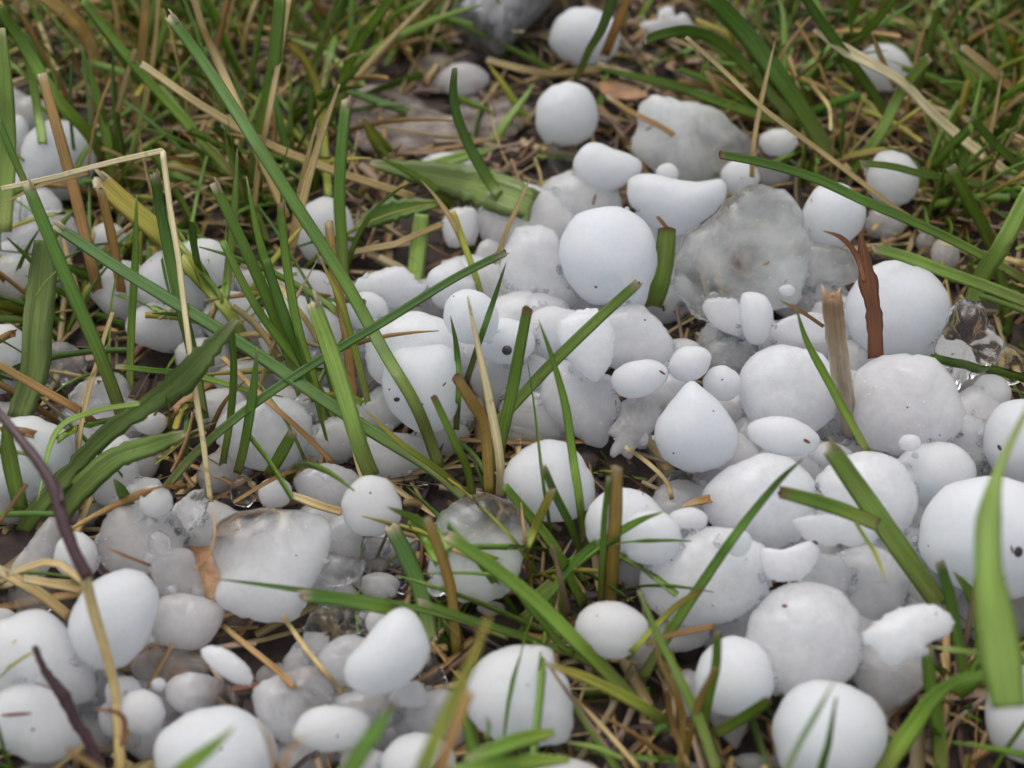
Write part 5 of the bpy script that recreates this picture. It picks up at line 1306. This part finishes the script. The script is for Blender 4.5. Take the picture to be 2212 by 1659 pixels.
for tx, ty, tr, tn, tl in TUFTS:
    if ty > 800 or tx > 900 and ty > 500: tn, tl = int(tn * .55), tl * .62
    lx = R2.gauss(0, .25)
    for k in range(tn):
        a = R2.uniform(0, 2 * pi); q = tr * R2.random() ** .5
        p = at(tx + cos(a) * q, ty + sin(a) * q * .7, 0.0); p.z = -0.001
        L_ = R2.uniform(0.010, 0.032) * tl
        d = Vector((lx + R2.gauss(0, .38), R2.gauss(0.1, .4), 1)).normalized()
        path = [p.copy()]; bend = R2.uniform(0, .5)
        for m_ in range(6):
            d = (d + Vector((d.x * .2, d.y * .2, -bend / 6)) + Vector((R2.gauss(0, .03), R2.gauss(0, .03), 0))).normalized()
            p = p + d * L_ / 6; path.append(p.copy())
        if (ty > 800 or tx > 900 and ty > 350) and any(near_stone(*project(q), .95) for q in path[1:]): continue
        u = R2.random()
        key = 'g' if u < .32 else 'd' if u < .44 else 'l' if u < .54 else 'y' if u < .68 else 's' if u < .86 else 'b'
        j = R2.uniform(.75, 1.15)
        gr.add(simple_blade(path, R2.uniform(0.0004, 0.0012) * (0.7 if key in 'sb' else 1), [tuple(c * j for c in x) for x in PAL[key]], k, Vector((R2.gauss(0, 1), -1.0, 1.0)).normalized(), R2.random() < .6))
def lift(path):
    out = []
    for i, p in enumerate(path):
        D = (p - CAM).length; d = (p - CAM) / D
        hit = TREE.ray_cast(CAM, d)
        t = D if hit[0] is None or i == 0 else min(D, hit[3] - 0.001)
        out.append(t)
    for it in range(4):
        out = [out[i] if i == 0 else min(out[i], (out[i - 1] + out[i] * 2 + out[min(len(out) - 1, i + 1)]) / 4) for i in range(len(out))]
    return [CAM + (p - CAM).normalized() * out[i] for i, p in enumerate(path)]
FINE = [(0, 800, 360, 1060, 70), (1080, 1300, 1120, 1420, 16)]
for x0, x1, y0, y1, n_ in FINE:
    for k in range(n_):
        p = at(R2.uniform(x0, x1), R2.uniform(y0, y1), 0); p.z = -0.0005
        L_ = R2.uniform(0.015, 0.042)
        d = Vector((R2.gauss(-.25, .55), R2.gauss(.1, .45), 1)).normalized()
        path = [p.copy()]; bend = R2.uniform(0, 1.0)
        for m_ in range(8):
            d = (d + Vector((d.x * .2, d.y * .2, -bend / 8)) + Vector((R2.gauss(0, .03), R2.gauss(0, .03), 0))).normalized()
            p = p + d * L_ / 8; path.append(p.copy())
        u = R2.random()
        key = 'g' if u < .28 else 'l' if u < .48 else 'y' if u < .64 else 'd' if u < .74 else 's' if u < .90 else 'b'
        j = R2.uniform(.8, 1.15)
        gr.add(simple_blade(lift(path), R2.uniform(0.0003, 0.00085), [tuple(c * j for c in x) for x in PAL[key]], k, Vector((R2.gauss(0, .8), -1.0, 1.0)).normalized(), R2.random() < .6))
cnt = 0; tries = 0
while cnt < 8500 and tries < 60000:
    tries += 1
    x, y = rand_ground()
    px, py = project(Vector((x, y, 0)))
    bare = 740 < px < 1180 and 110 < py < 330
    if bare and R2.random() < .88: continue
    L_ = R2.uniform(0.006, 0.040)
    az = R2.uniform(0, pi)
    z0 = R2.uniform(0.0, 0.0035) if R2.random() < .8 else R2.uniform(.002, .007)
    d = Vector((cos(az), sin(az), R2.uniform(-.12, .12)))
    c0 = Vector((x, y, z0)); b = R2.uniform(-.3, .3)
    path = []
    for k in range(5):
        t = k / 4 - .5
        q = c0 + d * (t * L_) + Vector((-d.y, d.x, 0)) * (b * L_ * t * t)
        q.z = max(q.z, ground_h(q.x, q.y) + 0.0003)
        path.append(q)
    if z0 > .0035 and any(near_stone(*project(q), 1.0) for q in path): continue
    u = R2.random()
    key = 's' if u < .34 else 'b' if u < .62 else 'k' if u < .80 else 'r' if u < .88 else 'g' if u < .95 else 'p'
    j = R2.uniform(.35, 1.1)
    cols = [tuple(c * j for c in q) for q in PAL[key]]
    th.add(simple_blade(path, R2.uniform(0.0002, 0.0008) * (1 if R2.random() < .85 else 1.9), cols, cnt, Vector((R2.gauss(0, .4), R2.gauss(0, .4), 1)).normalized(), False))
    cnt += 1
def stuff(name, B, label, cat):
    o = mesh_obj(name, B.V, B.F, M_BLADE)
    set_col(o.data, B.C)
    uv = o.data.uv_layers.new(name='UVMap')
    import numpy as np
    li = np.zeros(len(o.data.loops), dtype=np.int32); o.data.loops.foreach_get('vertex_index', li)
    U = np.array(B.U, dtype=np.float32)[li]
    uv.data.foreach_set('uv', U.ravel())
    tag(o, label, cat, kind='stuff')
stuff('background_grass', gr, 'short green and yellowing lawn grass round the hail', 'grass')
stuff('thatch', th, 'dead straw and clippings matted on the soil', 'thatch')

def crumbs():
    V, F = [], []
    ico = [(0, 0, 1), (.89, 0, .45), (.28, .85, .45), (-.72, .53, .45), (-.72, -.53, .45), (.28, -.85, .45), (.72, .53, -.45), (-.28, .85, -.45), (-.89, 0, -.45), (-.28, -.85, -.45), (.72, -.53, -.45), (0, 0, -1)]
    icf = [(0, 1, 2), (0, 2, 3), (0, 3, 4), (0, 4, 5), (0, 5, 1), (1, 6, 2), (2, 7, 3), (3, 8, 4), (4, 9, 5), (5, 10, 1), (6, 7, 2), (7, 8, 3), (8, 9, 4), (9, 10, 5), (10, 6, 1), (6, 11, 7), (7, 11, 8), (8, 11, 9), (9, 11, 10), (10, 11, 6)]
    for i in range(3800):
        x, y = rand_ground()
        r = R2.uniform(.0004, .0020) * (1 if R2.random() < .9 else 1.7)
        b = len(V)
        for q in ico:
            k = R2.uniform(.7, 1.3)
            V.append((x + q[0] * r * k, y + q[1] * r * k, ground_h(x, y) + q[2] * r * .7 * k + r * .3))
        F.extend([tuple(b + j for j in f) for f in icf])
    o = mesh_obj('soil_crumbs', V, F, M_SOIL)
    tag(o, 'dark crumbs of soil', 'soil', kind='stuff')
crumbs()

def ice_chips():
    ico = [(0, 0, 1), (.89, 0, .45), (.28, .85, .45), (-.72, .53, .45), (-.72, -.53, .45), (.28, -.85, .45), (.72, .53, -.45), (-.28, .85, -.45), (-.89, 0, -.45), (-.28, -.85, -.45), (.72, -.53, -.45), (0, 0, -1)]
    icf = [(0, 1, 2), (0, 2, 3), (0, 3, 4), (0, 4, 5), (0, 5, 1), (1, 6, 2), (2, 7, 3), (3, 8, 4), (4, 9, 5), (5, 10, 1), (6, 7, 2), (7, 8, 3), (8, 9, 4), (9, 10, 5), (10, 6, 1), (6, 11, 7), (7, 11, 8), (8, 11, 9), (9, 11, 10), (10, 11, 6)]
    V, F, A = [], [], []
    n = 0; tries = 0
    while n < 620 and tries < 60000:
        tries += 1
        px, py = R2.uniform(0, PW), R2.uniform(300, PH)
        if not any(in_poly(px, py, P) for P in DENSE) and R2.random() < .85: continue
        h = TREE.ray_cast(CAM, raydir(px, py).normalized())
        k = TREE.ray_cast(CAM, raydir(px + R2.choice((-9, 9)), py + R2.choice((-9, 0, 9))).normalized())
        if h[0] is None: continue
        if k[0] is not None and (OWN[h[2]] is OWN[k[2]] or abs(h[3] - k[3]) > .006): continue
        if k[0] is None and R2.random() < .6: continue
        # lodge in the join: on the farther of the two surfaces
        q = h[0] if k[0] is None or h[3] > k[3] else k[0]
        r = R2.uniform(.0003, .0013) * (1.6 if R2.random() < .08 else 1)
        ax = Vector((R2.gauss(0, 1), R2.gauss(0, 1), R2.gauss(0, 1))).normalized(); fl = R2.uniform(.3, .8)
        b = len(V); a = R2.uniform(-.2, .95)
        for v in ico:
            w = Vector(v) * R2.uniform(.65, 1.35)
            w -= ax * w.dot(ax) * (1 - fl)
            V.append(q + w * r); A.append(a)
        F.extend([tuple(b + j for j in f) for f in icf]); n += 1
    o = mesh_obj('ice_chips', V, F, M_CLEAR, smooth=False)
    set_float(o.data, A, 'clear'); set_float(o.data, [.6] * len(A), 'mottle')
    tag(o, 'small slushy ice chips lodged between the hailstones', 'ice', kind='stuff')
ice_chips()
